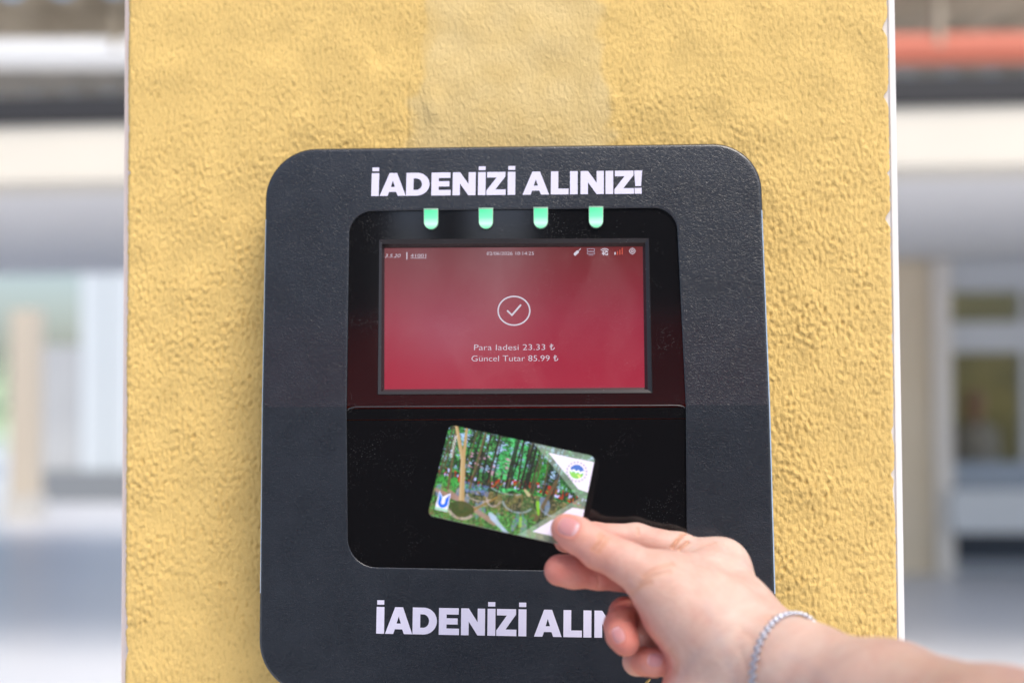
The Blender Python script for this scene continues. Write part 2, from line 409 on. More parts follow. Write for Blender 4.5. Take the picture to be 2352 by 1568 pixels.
# folded-back rim so that the coat has a thickness
rimL = V[idx[:, 0]] + [0, .004, 0]; rimR = V[idx[:, -1]] + [0, .004, 0]
nb = len(V); V = np.vstack([V, rimL, rimR])
iL = nb + np.arange(nz); iR = iL + nz
Q = np.vstack([Q, np.stack([iL[:-1], idx[:-1, 0], idx[1:, 0], iL[1:]], -1), np.stack([idx[:-1, -1], iR[:-1], iR[1:], idx[1:, -1]], -1)])
cn = fft_noise((nz, nx), d, .02, .2, 11)
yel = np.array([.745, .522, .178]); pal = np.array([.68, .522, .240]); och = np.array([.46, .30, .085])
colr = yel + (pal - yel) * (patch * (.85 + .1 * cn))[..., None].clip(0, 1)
pit_tint = (sst(.7, 2.0, -h1) * .45 * (1 - patch))[..., None]; colr = colr + (och - colr) * pit_tint  # darker ochre in the low spots of the relief
colr = colr * (1 + .025 * cn[..., None])
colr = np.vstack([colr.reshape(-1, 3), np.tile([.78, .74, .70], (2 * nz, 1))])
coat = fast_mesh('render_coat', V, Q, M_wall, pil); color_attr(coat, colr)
yc = Mat('plain_yellow_paint', tuple(yel), .8).m
M_wall2 = Mat('yellow_paint_plain', tuple(yel), .8)
M_wall2.set('Normal', M_wall2.bump(M_wall2.noise(160, 3), .8, .002))
box('render_coat', (PX0, PX1, .0005, .01, 0, z0w - .001), M_wall2, pil); box('render_coat', (PX0, PX1, .0005, .01, z1w + .001, 3.24), M_wall2, pil)
box('column_core', (PX0 + .0005, PX1 - .0005, .0035, .45, .001, 3.239), M_chip, pil)
# corner trims, set back a little from the yellow face
box('corner_trim', (PX0 - .0062, PX0 + .0004, .010, .06, .002, 3.238), flat('pinkish_trim', (.86, .74, .69), .6), pil, bev=.002)
box('corner_trim', (PX1 - .0004, PX1 + .0058, .006, .06, .002, 3.238), flat('white_trim', (.82, .81, .81), .5), pil, bev=.002)

# ================================================================== CARD READER
ZF, YF = at(1180, 932, -.052)[2], -.052
TU, TL = math.tan(R_(7.0)), math.tan(R_(3.3))
def yplane(z): return YF + (TU if z > ZF else TL) * (z - ZF)
nU = np.array([0, -1, TU]) / math.hypot(1, TU); nL = np.array([0, -1, TL]) / math.hypot(1, TL)
def PU(px, py, off=0): return on_plane(px, py, np.array([0, YF, ZF]) + nU * off, nU)
def PL(px, py, off=0): return on_plane(px, py, np.array([0, YF, ZF]) + nL * off, nL)
rd = empty('card_reader', (0, 0, ZF - .2))
tag(rd, 'dark grey fare card reader with red screen mounted on the yellow pillar', 'card reader')

def rounded(c, a, b, r, n=14):                  # arc that rounds corner c between directions a and b (unit, 2D)
    c = np.array(c, float); a = np.array(a, float); b = np.array(b, float)
    a /= np.linalg.norm(a); b /= np.linalg.norm(b)
    th = math.acos(np.clip(a @ b, -1, 1)); t = r / math.tan(th / 2); ctr = c + (a + b) / np.linalg.norm(a + b) * (r / math.sin(th / 2))
    p0 = c + a * t; p1 = c + b * t; u0 = p0 - ctr; u1 = p1 - ctr; ang = math.acos(np.clip(u0 @ u1 / r / r, -1, 1)); out = []
    for i in range(n + 1):
        s = i / n; out.append(ctr + (math.sin((1 - s) * ang) * u0 + math.sin(s * ang) * u1) / math.sin(ang))
    return out
def upath(pl, cl, cr, pr, r, n1=10, n3=24, n2=14):   # from left fold point up/down round two corners to right fold point
    pl, cl, cr, pr = [np.array(p, float) for p in (pl, cl, cr, pr)]
    A = rounded(cl, pl - cl, cr - cl, r[0], n2); B = rounded(cr, cl - cr, pr - cr, r[1], n2)
    pts = [pl + (A[0] - pl) * i / n1 for i in range(n1)] + A + [A[-1] + (B[0] - A[-1]) * i / n3 for i in range(1, n3)] + B + [B[-1] + (pr - B[-1]) * i / n1 for i in range(1, n1 + 1)]
    return np.array(pts)
def xz(p): return (p[0], p[2])
oFL, oFR = (xz(PU(599.5, 934))[0], ZF), (xz(PU(1770, 930))[0], ZF)
iFL, iFR = (xz(PU(795.5, 933))[0], ZF), (xz(PU(1575, 928))[0], ZF)
outU = upath(oFL, xz(PU(611, 341.5)), xz(PU(1746, 327.5)), oFR, (.033, .031))
outL = upath(oFL, xz(PL(593, 1592)), xz(PL(1789, 1600)), oFR, (.033, .033))
inU = upath(iFL, xz(PU(802.5, 485)), xz(PU(1553, 476.5)), iFR, (.0150, .0150))
inL = upath(iFL, xz(PL(799, 1301)), xz(PL(1578, 1315)), iFR, (.0185, .0185))
def P3(p, up, off=0): 
    n = nU if up else nL; T = TU if up else TL
    return np.array([p[0], YF + T * (p[1] - ZF), p[1]]) + n * off
def normals2(path):
    t = np.gradient(path, axis=0); t /= np.linalg.norm(t, axis=1)[:, None]; return np.stack([t[:, 1], -t[:, 0]], 1)
V = []; F = []
rb = .0022
for up, O, I in ((True, outU, inU), (False, outL, inL)):
    # outward normals of the outline
    nO = normals2(O) * (-1 if up else 1); nI = normals2(I) * (-1 if up else 1)
    nO[[0, -1], 1] = 0; nI[[0, -1], 1] = 0
    rings = []
    # wall side return (back edge, then bend, then face)
    rings.append([np.array([p[0], .0012, p[1]]) for p in O])
    rings.append([np.array([p[0], max(P3(p, up)[1] + rb * 2, P3(p, up)[1] + rb * 2), p[1]]) for p in O])
    for k in range(6):
        a = k / 5 * math.pi / 2
        rings.append([P3(p - q * rb * (1 - math.cos(a)), up, -rb * (1 - math.sin(a))) for p, q in zip(O, nO)])
    for s in (.02, .25, .5, .75, .985):
        rings.append([P3((p - q * rb) * (1 - s) + (i + j * .0006) * s, up) for p, q, i, j in zip(O, nO, I, nI)])
    for k in range(4):
        a = k / 3 * math.pi / 2
        rings.append([P3(i + j * .0005 * (1 - math.sin(a)), up, -.0005 * (1 - math.cos(a))) for i, j in zip(I, nI)])
    rings.append([P3(i, up, -.0030) for i in I])
    b0 = len(V); n = len(O)
    for r in rings:
        for p in r: V.append(p)
    for a in range(len(rings) - 1):
        for k in range(n - 1):
            q = (b0 + a * n + k, b0 + a * n + k + 1, b0 + (a + 1) * n + k + 1, b0 + (a + 1) * n + k)
            F.append(q if up else q[::-1])
bm = bmesh.new(); vs = [bm.verts.new(v) for v in V]
for f in F: bm.faces.new([vs[i] for i in f])
bmesh.ops.remove_doubles(bm, verts=bm.verts, dist=1e-5)
bmesh.ops.recalc_face_normals(bm, faces=bm.faces)
for e in bm.edges:
    if len(e.link_faces) == 2 and all(abs(v.co.z - ZF) < 2e-5 for v in e.verts): e.smooth = False
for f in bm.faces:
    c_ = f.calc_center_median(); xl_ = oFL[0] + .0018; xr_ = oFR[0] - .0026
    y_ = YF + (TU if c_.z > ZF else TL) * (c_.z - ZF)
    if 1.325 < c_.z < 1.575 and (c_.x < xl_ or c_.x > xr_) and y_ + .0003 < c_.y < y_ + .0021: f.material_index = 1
hs = bm_obj('housing', bm, M_plate.m if hasattr(M_plate, 'm') else M_plate, rd)
for p in hs.data.polygons: p.use_smooth = True
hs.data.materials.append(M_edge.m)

def ring_plane(outer, inner):                   # faces between two loops of the same count
    n = len(outer); V = list(outer) + list(inner); F = [(k, (k + 1) % n, n + (k + 1) % n, n + k) for k in range(n)]
    return V, F
# upper glass: black pane with a rectangular opening for the display
A0 = [(870.5, 549.5), (1490.5, 547), (1499, 903.5), (867, 907)]
gd = -.0016
og = [PU(*p, gd) for p in ((780, 462), (1580, 455), (1600, 931), (775, 934))]
og[2][2] = og[3][2] = ZF + .0006
og = [P3((p[0], p[2]), True, gd) for p in og]
ap = [PU(*p, gd) for p in A0]
dep = -.0058
A1 = [(883.5, 570), (1476, 566.5), (1480.5, 889.5), (883, 893.5)]
ad = [PU(*p, dep) for p in A1]
def subdiv(loop, k=6): return [loop[i] + (loop[(i + 1) % 4] - loop[i]) * j / k for i in range(4) for j in range(k)]
V, F = ring_plane(subdiv(og), subdiv(ap)); mesh('upper_glass', V, [f[::-1] for f in F], M_glass_up.m, rd)
# bevelled display surround: four mitred bars
fr = empty('screen_surround', (0, 0, ZF - .2)); fr.parent = rd; fr.location = (0, 0, 0)
bpy.data.objects.remove(fr)
for i in range(4):
    a, b, c_, d_ = ap[i], ap[(i + 1) % 4], ad[(i + 1) % 4], ad[i]
    lipo = .0003
    nn = nU * lipo; cen = sum(ap) / 4
    V = []
    for s, (off) in ((0, 0), (.12, .0004), (.86, -.0036), (1, dep - gd)):
        V += [a + (d_ - a) * s * 1.0, b + (c_ - b) * s * 1.0]
    # explicit heights for a stepped bevel profile
    for kk, (s, off) in enumerate(((0, .00005), (.10, .0005), (.55, -.0010), (.9, -.0032), (1, dep - gd))):
        pass
    prof = ((0, 0.0), (.10, .0005), (.60, -.0006), (.92, -.0030), (1.0, dep - gd + .0001))
    V = []
    for s, off in prof:
        pa = a * (1 - s) + d_ * s; pb = b * (1 - s) + c_ * s
        base_a = pa - nU * ((dep - gd) * s); base_b = pb - nU * ((dep - gd) * s)
        V += [base_a + nU * off, base_b + nU * off]
    F = [(2 * k, 2 * k + 1, 2 * k + 3, 2 * k + 2) for k in range(len(prof) - 1)]
    mesh('screen_bezel', V, [f[::-1] for f in F], M_frame.m, rd)
cen = sum(ad) / 4
dv = [p + (p - cen) * .01 for p in ad]
disp = mesh('display', dv, [(3, 2, 1, 0)], M_disp.m, rd)

def text_mesh(body, shear=0, bold=-.006):
    c = bpy.data.curves.new('t', 'FONT'); c.body = body; c.resolution_u = 4; c.shear = shear; c.offset = bold
    o = bpy.data.objects.new('t', c); COL.objects.link(o); bpy.context.view_layer.update()
    m = o.to_mesh(); V = np.array([v.co[:2] for v in m.vertices]); F = [tuple(p.vertices) for p in m.polygons]
    o.to_mesh_clear(); bpy.data.objects.remove(o); bpy.data.curves.remove(c)
    return V, F
def put(V2, F, p0, p1, nrm, ysc, name, mat, parent, x0=None, x1=None):
    """lay flat shapes (x from x0 to x1, baseline y=0) between two points of a surface"""
    x0 = V2[:, 0].min() if x0 is None else x0; x1 = V2[:, 0].max() if x1 is None else x1
    u = (p1 - p0) / (x1 - x0); v = np.cross(u, nrm); v = -v / np.linalg.norm(v)
    if v[2] < 0: v = -v
    V = [p0 + u * (a - x0) + v * (b * ysc) for a, b in V2]
    return mesh(name, V, F, mat, parent)
tof = dep + .00025
def stext(body, xl, xr_, ybl, capn, name='screen_text', mat=None, shear=0, bold=-.011, ybr=None):
    V2, F = text_mesh(body, shear, bold); p0 = PU(xl, ybl, tof); p1 = PU(xr_, ybr if ybr is not None else ybl - (xr_ - xl) * .004, tof)
    return put(V2, F, p0, p1, nU, capn * .255e-3 * 1.02 / .70, name, (mat or M_ink).m, disp)
stext('Para Iadesi 23.33 ₺', 1089, 1274, 804, 14.5)
stext('Güncel Tutar 85.99 ₺', 1083, 1282, 829.5, 14.5)
stext('3.5.20', 884, 920, 591.5, 9.0, shear=.25)
stext('41001', 943, 978.5, 591, 9.0)
stext('02/06/2026 10:14:25', 1118, 1226, 586, 8.6)
stext('4G', 1382, 1396.5, 586, 9.5, bold=.03)
def poly2(name, polys, mat=None, parent=None, P=PU, off=tof):   # polygons given in photo px on a surface
    V = []; F = []
    for loops in polys:
        if not isinstance(loops[0][0], (tuple, list)): loops = [loops]
        base_ = len(V); flatp = [p for l in loops for p in l]
        tris = tessellate_polygon([[Vector((p[0], p[1], 0)) for p in l] for l in loops])
        V += [P(p[0], p[1], off) for p in flatp]; F += [tuple(base_ + i for i in t) for t in tris]
    bm = bmesh.new(); vs = [bm.verts.new(v) for v in V]
    for f in F:
        try: bm.faces.new([vs[i] for i in f])
        except ValueError: pass
    nn = nU
    for f in bm.faces:
        f.normal_update()
        if f.normal.dot(Vector(nn)) < 0: f.normal_flip()
    return bm_obj(name, bm, (mat or M_ink).m, parent or disp)
def rect(x0, y0, x1, y1): return [(x0, y0), (x1, y0), (x1, y1), (x0, y1)]
def circ(cx, cy, r, n=48, a0=0, a1=2 * math.pi, ry=None): return [(cx + r * math.cos(a0 + (a1 - a0) * i / n), cy + (ry or r) * math.sin(a0 + (a1 - a0) * i / n)) for i in range(n + (0 if abs(a1 - a0 - 2 * math.pi) < 1e-6 else 1))]
def band(cx, cy, r, t, a0, a1, n=16): return circ(cx, cy, r, n, a0, a1) + circ(cx, cy, r - t, n, a0, a1)[::-1]
def stroke(p, q, wd):
    dx, dy = q[0] - p[0], q[1] - p[1]; l = math.hypot(dx, dy); nx_, ny_ = -dy / l * wd / 2, dx / l * wd / 2
    return [(p[0] + nx_, p[1] + ny_), (q[0] + nx_, q[1] + ny_), (q[0] - nx_, q[1] - ny_), (p[0] - nx_, p[1] - ny_)]
poly2('screen_text', [rect(943, 592.3, 979, 593.2), rect(933.6, 579, 935.6, 596)])
poly2('check_mark', [[circ(1180.5, 713.5, 38, 64, ry=34.5), circ(1180.5, 713.5, 34.8, 64, ry=31.3)[::-1]],
                     [(1163.5, 714), (1166, 711.4), (1175.5, 720.8), (1195, 698.5), (1198.2, 700.8), (1176, 726.2)]])
poly2('screen_icon', [[(1317, 583), (1326, 574.5), (1330.5, 579), (1321, 588)], stroke((1328.5, 576.5), (1334, 570.5), 1.6)])
poly2('screen_icon', [[rect(1348.5, 570.5, 1366, 577.5), rect(1349.8, 571.8, 1364.7, 576.2)[::-1]], [rect(1348.5, 578.5, 1366, 584), rect(1349.8, 579.4, 1364.7, 582.8)[::-1]], rect(1352, 585.6, 1363, 586.6)], M_inkgrey)
poly2('screen_icon', [band(1389, 583, 13, 1.7, math.pi * 1.24, math.pi * 1.76), band(1389, 583, 9, 1.7, math.pi * 1.24, math.pi * 1.76)])
poly2('screen_icon', [rect(1411.3, 579, 1414, 585)]); poly2('screen_icon', [rect(1417, 577, 1419.4, 585.5), rect(1422.6, 573.5, 1425, 585), rect(1428, 569.5, 1430.4, 584.5)], M_inkdim)
poly2('screen_icon', [[circ(1452.5, 576.5, 6.8, 28), circ(1452.5, 576.5, 5.4, 28)[::-1]], [circ(1452.5, 576.5, 3.1, 18), circ(1452.5, 576.5, 1.6, 18)[::-1]],
                      rect(1452, 568.3, 1453, 570), rect(1452, 583, 1453, 584.8), rect(1444.4, 576, 1446, 577), rect(1459, 576, 1460.6, 577)])

# lower glass with its thin joint line, and the curved lip of the upper glass
lgp = [PL(*p, gd) for p in ((775, 940), (1600, 936), (1600, 1340), (775, 1330))]
lgp[0][2] = lgp[1][2] = ZF - .0085; lgp = [P3((p[0], p[2]), False, gd) for p in lgp]
mesh('lower_glass', lgp, [(3, 2, 1, 0)], M_glass_lo.m, rd)
top = [P3((p[0], z), False, gd + .0003) for z, p in ((ZF - .0012, lgp[0]), (ZF - .0012, lgp[1]), (ZF - .0082, lgp[1]), (ZF - .0082, lgp[0]))]
mesh('joint_strip', top + [t - nL * .001 for t in top], [(3, 2, 1, 0)], M_glass_lo.m, rd)
bm = bmesh.new(); lipz = ZF - .0001
pts = [(iFL[0] + .0004, YF + .0016, lipz - .0026), (iFL[0] + .0016, YF + .0012, lipz - .0010), (iFL[0] + .006, YF + .0010, lipz), ((iFL[0] + iFR[0]) / 2, YF + .0010, lipz + .0001), (iFR[0] - .006, YF + .0010, lipz), (iFR[0] - .0016, YF + .0012, lipz - .0006), (iFR[0] - .0004, YF + .0016, lipz - .0018)]
add_tube(bm, pts, .00042, 10); bm_obj('glass_lip', bm, M_lip.m, rd, True, 60)

# four green lamps
for i, (cx, yt, yb) in enumerate(((990, 481, 526), (1116, 479.5, 525), (1242, 478, 524), (1369, 476, 522.5))):
    hw = 15.2
    prof = [(cx - hw, yt + 1.2), (cx + hw, yt + 1.2)] + circ(cx, yb - hw, hw, 18, 0, math.pi)
    L = [PU(*p, 0) for p in prof]; n = len(L); cc = sum(L) / n
    V = [p - nU * .0014 for p in L] + [p + nU * .0004 for p in L] + [cc + (p - cc) * .90 + nU * .0008 for p in L] + [cc + (p - cc) * .5 + nU * .0010 for p in L] + [cc + nU * .00105]
    F = [(a * n + k, a * n + (k + 1) % n, (a + 1) * n + (k + 1) % n, (a + 1) * n + k) for a in range(1, 3) for k in range(n)] + [(3 * n + k, 3 * n + (k + 1) % n, 4 * n) for k in range(n)]
    lo = mesh('status_lamp', V, F, M_led.m, rd, True, 50)
    Vr = []; 
    for s, off in ((1.10, -.0014), (1.10, .0003), (1.0, .0005)): Vr += [cc + (p - cc) * s + nU * off for p in L]
    mesh('lamp_rim', Vr, [(a * n + k, a * n + (k + 1) % n, (a + 1) * n + (k + 1) % n, (a + 1) * n + k) for a in range(2) for k in range(n)], M_ledrim.m, lo, True, 40)
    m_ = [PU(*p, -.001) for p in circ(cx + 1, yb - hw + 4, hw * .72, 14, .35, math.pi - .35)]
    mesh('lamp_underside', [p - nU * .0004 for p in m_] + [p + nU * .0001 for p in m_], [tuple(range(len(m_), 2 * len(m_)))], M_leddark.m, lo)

# heavy lettering
G = {
 'I': ([[(0, 0), (0, 1), (.32, 1), (.32, 0)]], .32),
 'i': ([[(0, 0), (0, 1), (.32, 1), (.32, 0)], [(.02, 1.085), (.02, 1.25), (.31, 1.25), (.31, 1.085)]], .32),
 'A': ([([(0, 0), (.40, 1), (.72, 1), (1.11, 0), (.77, 0), (.70, .175), (.40, .175), (.335, 0)], [(.465, .39), (.55, .66), (.64, .39)])], 1.11),
 'D': ([([(0, 0), (0, 1), (.45, 1)] + [(.45 + .54 * math.sin(a), .5 + .5 * math.cos(a)) for a in np.linspace(.15, math.pi - .15, 16)] + [(.45, 0)],
         [(.31, .25), (.31, .75), (.43, .75)] + [(.43 + .24 * math.sin(a), .5 + .25 * math.cos(a)) for a in np.linspace(.2, math.pi - .2, 10)] + [(.43, .25)])], .99),
 'E': ([[(0, 0), (0, 1), (.80, 1), (.80, .76), (.31, .76), (.31, .62), (.76, .62), (.76, .39), (.31, .39), (.31, .24), (.82, .24), (.82, 0)]], .82),
 'N': ([[(0, 0), (0, 1), (.31, 1), (.67, .49), (.67, 1), (.97, 1), (.97, 0), (.67, 0), (.31, .51), (.31, 0)]], .97),
 'Z': ([[(0, 0), (0, .2), (.42, .76), (.02, .76), (.02, 1), (.79, 1), (.79, .8), (.37, .24), (.81, .24), (.81, 0)]], .81),
 'L': ([[(0, 0), (0, 1), (.31, 1), (.31, .25), (.74, .25), (.74, 0)]], .74),
 '!': ([[(0, 1), (.33, 1), (.285, .33), (.045, .33)], [(.02, 0), (.02, .25), (.31, .25), (.31, 0)]], .33)}
LAY = list(zip('iADENiZiALINIZ!', (0, .36, 1.48, 2.55, 3.45, 4.52, 4.88, 5.77, 6.40, 7.58, 8.38, 8.82, 9.86, 10.23, 11.05)))
def lettering(p0, p1, cap, nrm, upto=11.38):
    V2 = []; F = []
    for ch, x in LAY:
        for loops in G[ch][0]:
            if isinstance(loops, list): loops = (loops,)
            b0 = len(V2); V2 += [(q[0] + x, q[1]) for l in loops for q in l]
            F += [tuple(b0 + i for i in t) for t in tessellate_polygon([[Vector((q[0], q[1], 0)) for q in l] for l in loops])]
    V2 = np.array(V2); u = (p1 - p0) / 11.38; v = np.cross(nrm, u); v /= np.linalg.norm(v)
    if v[2] < 0: v = -v
    V = [p0 + u * a + v * (b * cap) for a, b in V2]
    bm = bmesh.new(); vs = [bm.verts.new(q) for q in V]
    for f in F: bm.faces.new([vs[i] for i in f])
    for f in bm.faces:
        f.normal_update()
        if f.normal.dot(Vector(nrm)) < 0: f.normal_flip()
    bm_obj('lettering', bm, M_vinyl.m, rd)
s1 = PU(852.5, 450.5, .00022); s2 = PU(1475, 445, .00022)
lettering(s1, s2, 53 / FPX * .95, nU)
s1 = PL(864, 1454, .00022); s2 = PL(1513, 1466.0, .00022)
lettering(s1, s2, 62.5 / FPX * .865, nL)
# key tag wire sticking out under the housing
kt = at(1482, 1566, -.062)
bm = bmesh.new(); add_tube(bm, [kt + [0, .004, -.012], kt + [-.001, .002, -.004], kt + [.0008, 0, 0], kt + [.003, .001, .0018]], .0009, 8)
bm_obj('latch_wire', bm, Mat('brass_wire', (.7, .5, .2), .3, metal=1).m, rd, True)
# two small paint chips on the upper edge
for px_, py_ in ((1492, 334), (1771, 938)):
    pass

# ================================================================== CARD
CC = np.array([.01110, -.14234, 1.40070]); CW, CH, CT = .0856, .05398, .00082
Mc = Matrix.Rotation(R_(6.449), 3, 'Z') @ Matrix.Rotation(R_(-16.485), 3, 'X') @ Matrix.Rotation(R_(13.095), 3, 'Y')
MC = np.array(Mc)
ncard = MC @ np.array([0, -1, 0])
# --- the printed picture, painted at 428 x 270
GW, GH = 428, 270
yy, xx = np.mgrid[0:GH, 0:GW]; u = xx / (GW - 1); v = yy / (GH - 1)     # v = 0 at the top
rg = np.random.default_rng(21)
def pn(s, seed, st=1.0):
    r = np.random.default_rng(seed).normal(size=(GH, GW)); f = np.fft.rfft2(r)
    a = np.fft.fftfreq(GH)[:, None] * st; b = np.fft.rfftfreq(GW)[None, :]; q = np.sqrt(a * a + b * b)
    f *= np.exp(-(q * s) ** 2); o = np.fft.irfft2(f, s=(GH, GW)); return o / o.std()
def lerp(img, m, c): return img + (np.array(c, float) - img) * np.clip(m, 0, 1)[..., None]
img = np.zeros((GH, GW, 3)) + [.02, .045, .02]
n1, n2, n3, n4 = pn(5, 1), pn(9, 2), pn(3, 3), pn(16, 4)
img = lerp(img, (n1 > .1) * .8, [.05, .16, .06]); img = lerp(img, (n2 + n3 * .4 > .6) * .85, [.10, .34, .13]); img = lerp(img, (n3 + n4 * .6 > 1.3) * .8, [.26, .55, .26])
big_ = pn(40, 31); img = lerp(img, (big_ > .2) * .55, [.012, .022, .012]); gap = (pn(9, 6, .35) + .9 * pn(36, 32) > 1.5) & (v < .46); img = lerp(img, gap * .9, [.50, .62, .80])
pinkg = (pn(20, 7, .4) > .7) & (v > .22) & (v < .44) & (u > .18) & (u < .46); img = lerp(img, pinkg * .75, [.66, .48, .58])
# leafy middle
mid = np.exp(-((u - .47) / .10) ** 2 - ((v - .30) / .36) ** 2); img = lerp(img, (mid > .35) * (n2 > -.3) * .8, [.08, .33, .13]); img = lerp(img, (mid > .4) * (n3 + n2 > 1) * .8, [.22, .58, .30])
iv = np.exp(-((u - .66 - .03 * np.sin(v * 9)) / .05) ** 2); img = lerp(img, (iv > .4) * (v > .2) * (n1 > -.2) * .75, [.07, .30, .08])
# distant benches and flowers
bandm = np.exp(-((v - .50 - .04 * np.sin(u * 7)) / .055) ** 2)
bandm = (bandm > .45) * 1.0; img = lerp(img, bandm * .7, [.04, .03, .03]); img = lerp(img, bandm * (pn(9, 12, 2) > .55) * .9, [.40, .08, .045]); img = lerp(img, bandm * (pn(9, 13, 2) > 1.4), [.60, .62, .85]); img = lerp(img, bandm * (pn(7, 14) > 1.5), [.10, .32, .10])
# ground / path
gr = (v > .60 + .05 * np.sin(u * 5 + 1)); img = lerp(img, gr * .75, [.11, .13, .07]); img = lerp(img, gr * (pn(26, 15, 2) > .3) * .6, [.24, .20, .11]); img = lerp(img, gr * (pn(22, 35, 2) > .5) * .7, [.03, .045, .03]); img = lerp(img, gr * (pn(24, 36, 3) > 1.2) * .6, [.30, .38, .52]); img = lerp(img, gr * (pn(6, 16) > .9) * .5, [.45, .40, .28])
img = lerp(img, (v > .78) * (u < .72) * (n1 > .0) * .75, [.07, .24, .07]); img = lerp(img, (v > .80) * (u < .72) * (n3 + n1 > 1.3) * .85, [.26, .50, .22])
img = lerp(img, (v > .55) * (v < .72) * (u < .14) * (n1 > -.2) * .8, [.12, .38, .12])
wat = (np.abs(v - .62) < .055) & (u > .16) & (u < .36) & (pn(5, 17, .4) > .1); img = lerp(img, wat * .7, [.30, .36, .60])
def seg(x0, y0, x1, y1, r0, r1, soft=.004):
    dx, dy = x1 - x0, (y1 - y0) * .63; t = np.clip(((u - x0) * dx + (v - y0) * .63 * dy) / (dx * dx + dy * dy), 0, 1)
    dd = np.hypot(u - x0 - t * dx, (v - y0) * .63 - t * dy); return np.clip(((r0 + (r1 - r0) * t) - dd) / soft + .5, 0, 1)
for k in range(34):                                                # thin background trunks
    x = rg.uniform(.02, .80); img = lerp(img, seg(x, -.02, x + rg.uniform(-.03, .02), rg.uniform(.40, .58), rg.uniform(.003, .006), .006) * .9, [[.012, .010, .008], [.13, .11, .07], [.015, .020, .012]][k % 3])
for a in ((.25, 0, .23, .62, .007, .009), (.30, 0, .235, .55, .005, .007), (.33, .3, .36, .62, .004, .006), (.42, .4, .41, .66, .005, .007), (.78, .35, .70, .80, .010, .014), (.06, .1, .09, .68, .006, .010)):
    img = lerp(img, seg(*a) * .9, [.17, .14, .09] if a[4] > .0055 else [.06, .05, .035])
for rm in ((.02, .72, .20, .78, .012, .014), (.18, .77, .44, .93, .016, .018), (.10, .70, .30, .84, .010, .010)):
    img = lerp(img, seg(*rm) * .8, [.40, .30, .27])
img = lerp(img, seg(.22, .93, .42, .66, .012, .007) * .75, [.44, .34, .16]); img = lerp(img, seg(.24, .90, .44, .64, .003, .002) * .8, [.05, .04, .04])
img = lerp(img, seg(.18, .80, .15, .99, .017, .014) * 0, [0, 0, 0])
# fork tree at the left
for a in ((.049, .0, .138, .33, .010, .013), (.119, .0, .146, .35, .008, .011), (.142, .33, .204, .85, .015, .018)):
    img = lerp(img, seg(*a), [.46, .37, .24]); 
for a in ((.043, .0, .131, .33, .003, .004), (.133, .33, .194, .84, .005, .006)): img = lerp(img, seg(*a) * .5, [.62, .54, .40])
# planters: pale curved rims
def rim(cx, cy, rx, ry, w_, c, a0=0, a1=math.pi):
    q = np.hypot((u - cx) / rx, (v - cy) / ry); ang = np.arctan2((v - cy) / ry, (u - cx) / rx)
    return lerp(img, .62 * np.clip((w_ - np.abs(q - 1)) / .05 + .5, 0, 1) * ((ang > a0 + .3) & (ang < a1 - .2)) * (n1 > -.9), c)
img = lerp(img, (np.hypot((u - .208) / .085, (v - .86) / .085) < 1) * .9, [.08, .10, .04]); img = rim(.208, .86, .085, .10, .14, [.60, .50, .50])
img = rim(.56, .66, .10, .11, .07, [.46, .52, .55]); img = rim(.40, .66, .05, .10, .10, [.55, .50, .50]); img = rim(.30, .68, .08, .06, .12, [.55, .50, .48]); img = rim(.80, .60, .10, .13, .06, [.42, .46, .55]); img = rim(.47, .56, .10, .04, .10, [.45, .52, .55])
for a in ((.42, .88, .50, .97, .018, .010), (.50, .97, .55, 1.03, .012, .012), (.40, .85, .43, .88, .014, .018)): img = lerp(img, seg(*a) * .85, [.50, .58, .68])
img = lerp(img, seg(.69, .62, .71, .74, .012, .007) * .8, [.30, .55, .12]); img = lerp(img, seg(.59, .52, .62, .56, .008, .012) * .8, [.60, .55, .40]); img = lerp(img, seg(.60, .82, .61, .90, .008, .010) * .8, [.34, .50, .16])
def poly_mask(P):
    m = np.zeros_like(u, bool); n_ = len(P)
    for i in range(n_):
        (x0, y0), (x1, y1) = P[i], P[(i + 1) % n_]
        c_ = ((y0 > v) != (y1 > v)) & (u < (x1 - x0) * (v - y0) / (y1 - y0 + 1e-12) + x0); m ^= c_
    return m.astype(float)
# veil and white wedges at the right
def tri(p, q, r):
    def e(a, b): return (b[0] - a[0]) * (v - a[1]) - (b[1] - a[1]) * (u - a[0])
    s_ = [e(p, q), e(q, r), e(r, p)]; return np.clip(np.minimum.reduce(s_) / .006 + .5, 0, 1) if s_[0].mean() is not None else 0
def tri2(*p):
    a = tri(*p); b = tri(*p[::-1]); return np.maximum(a, b)
veil = np.maximum(poly_mask([(.57, -.01), (1.01, -.01), (1.01, .56)]), poly_mask([(.60, 1.01), (1.01, .39), (1.01, 1.01)]))
img = lerp(img, veil * .42, [.52, .60, .55])
wedge = poly_mask([(.69, .07), (1.01, .065), (1.01, .40), (.934, .385)]); lowedge = poly_mask([(.697, .93), (.92, .593), (1.01, .585), (1.01, .93)])
img = lerp(img, wedge, [.74, .70, .86]); img = lerp(img, lowedge, [.72, .68, .84])
# round emblem
q = np.hypot((u - .90) * 1.586, v - .205) * 1.5; ang = np.arctan2(v - .205, (u - .90) * 1.586); ev = .30 + (v - .205) * 1.5; eu = .905 + (u - .90) * 1.5
disc = q < .115
img = lerp(img, disc * (ev < .315), [.06, .15, .48]); img = lerp(img, disc * (ev >= .315), [.22, .55, .10]); img = lerp(img, disc * (ev > .34) * (np.abs(eu - .905 - (ev - .30) * .5) < .012), [.65, .75, .25])
img = lerp(img, disc * (np.abs(ev - .315 + .03 * np.abs(np.sin(eu * 70))) < .016), [.80, .84, .92])
img = lerp(img, (np.abs(q - .155) < .016) * (np.sin(ang * 18) > -.2) * .6, [.14, .13, .20])
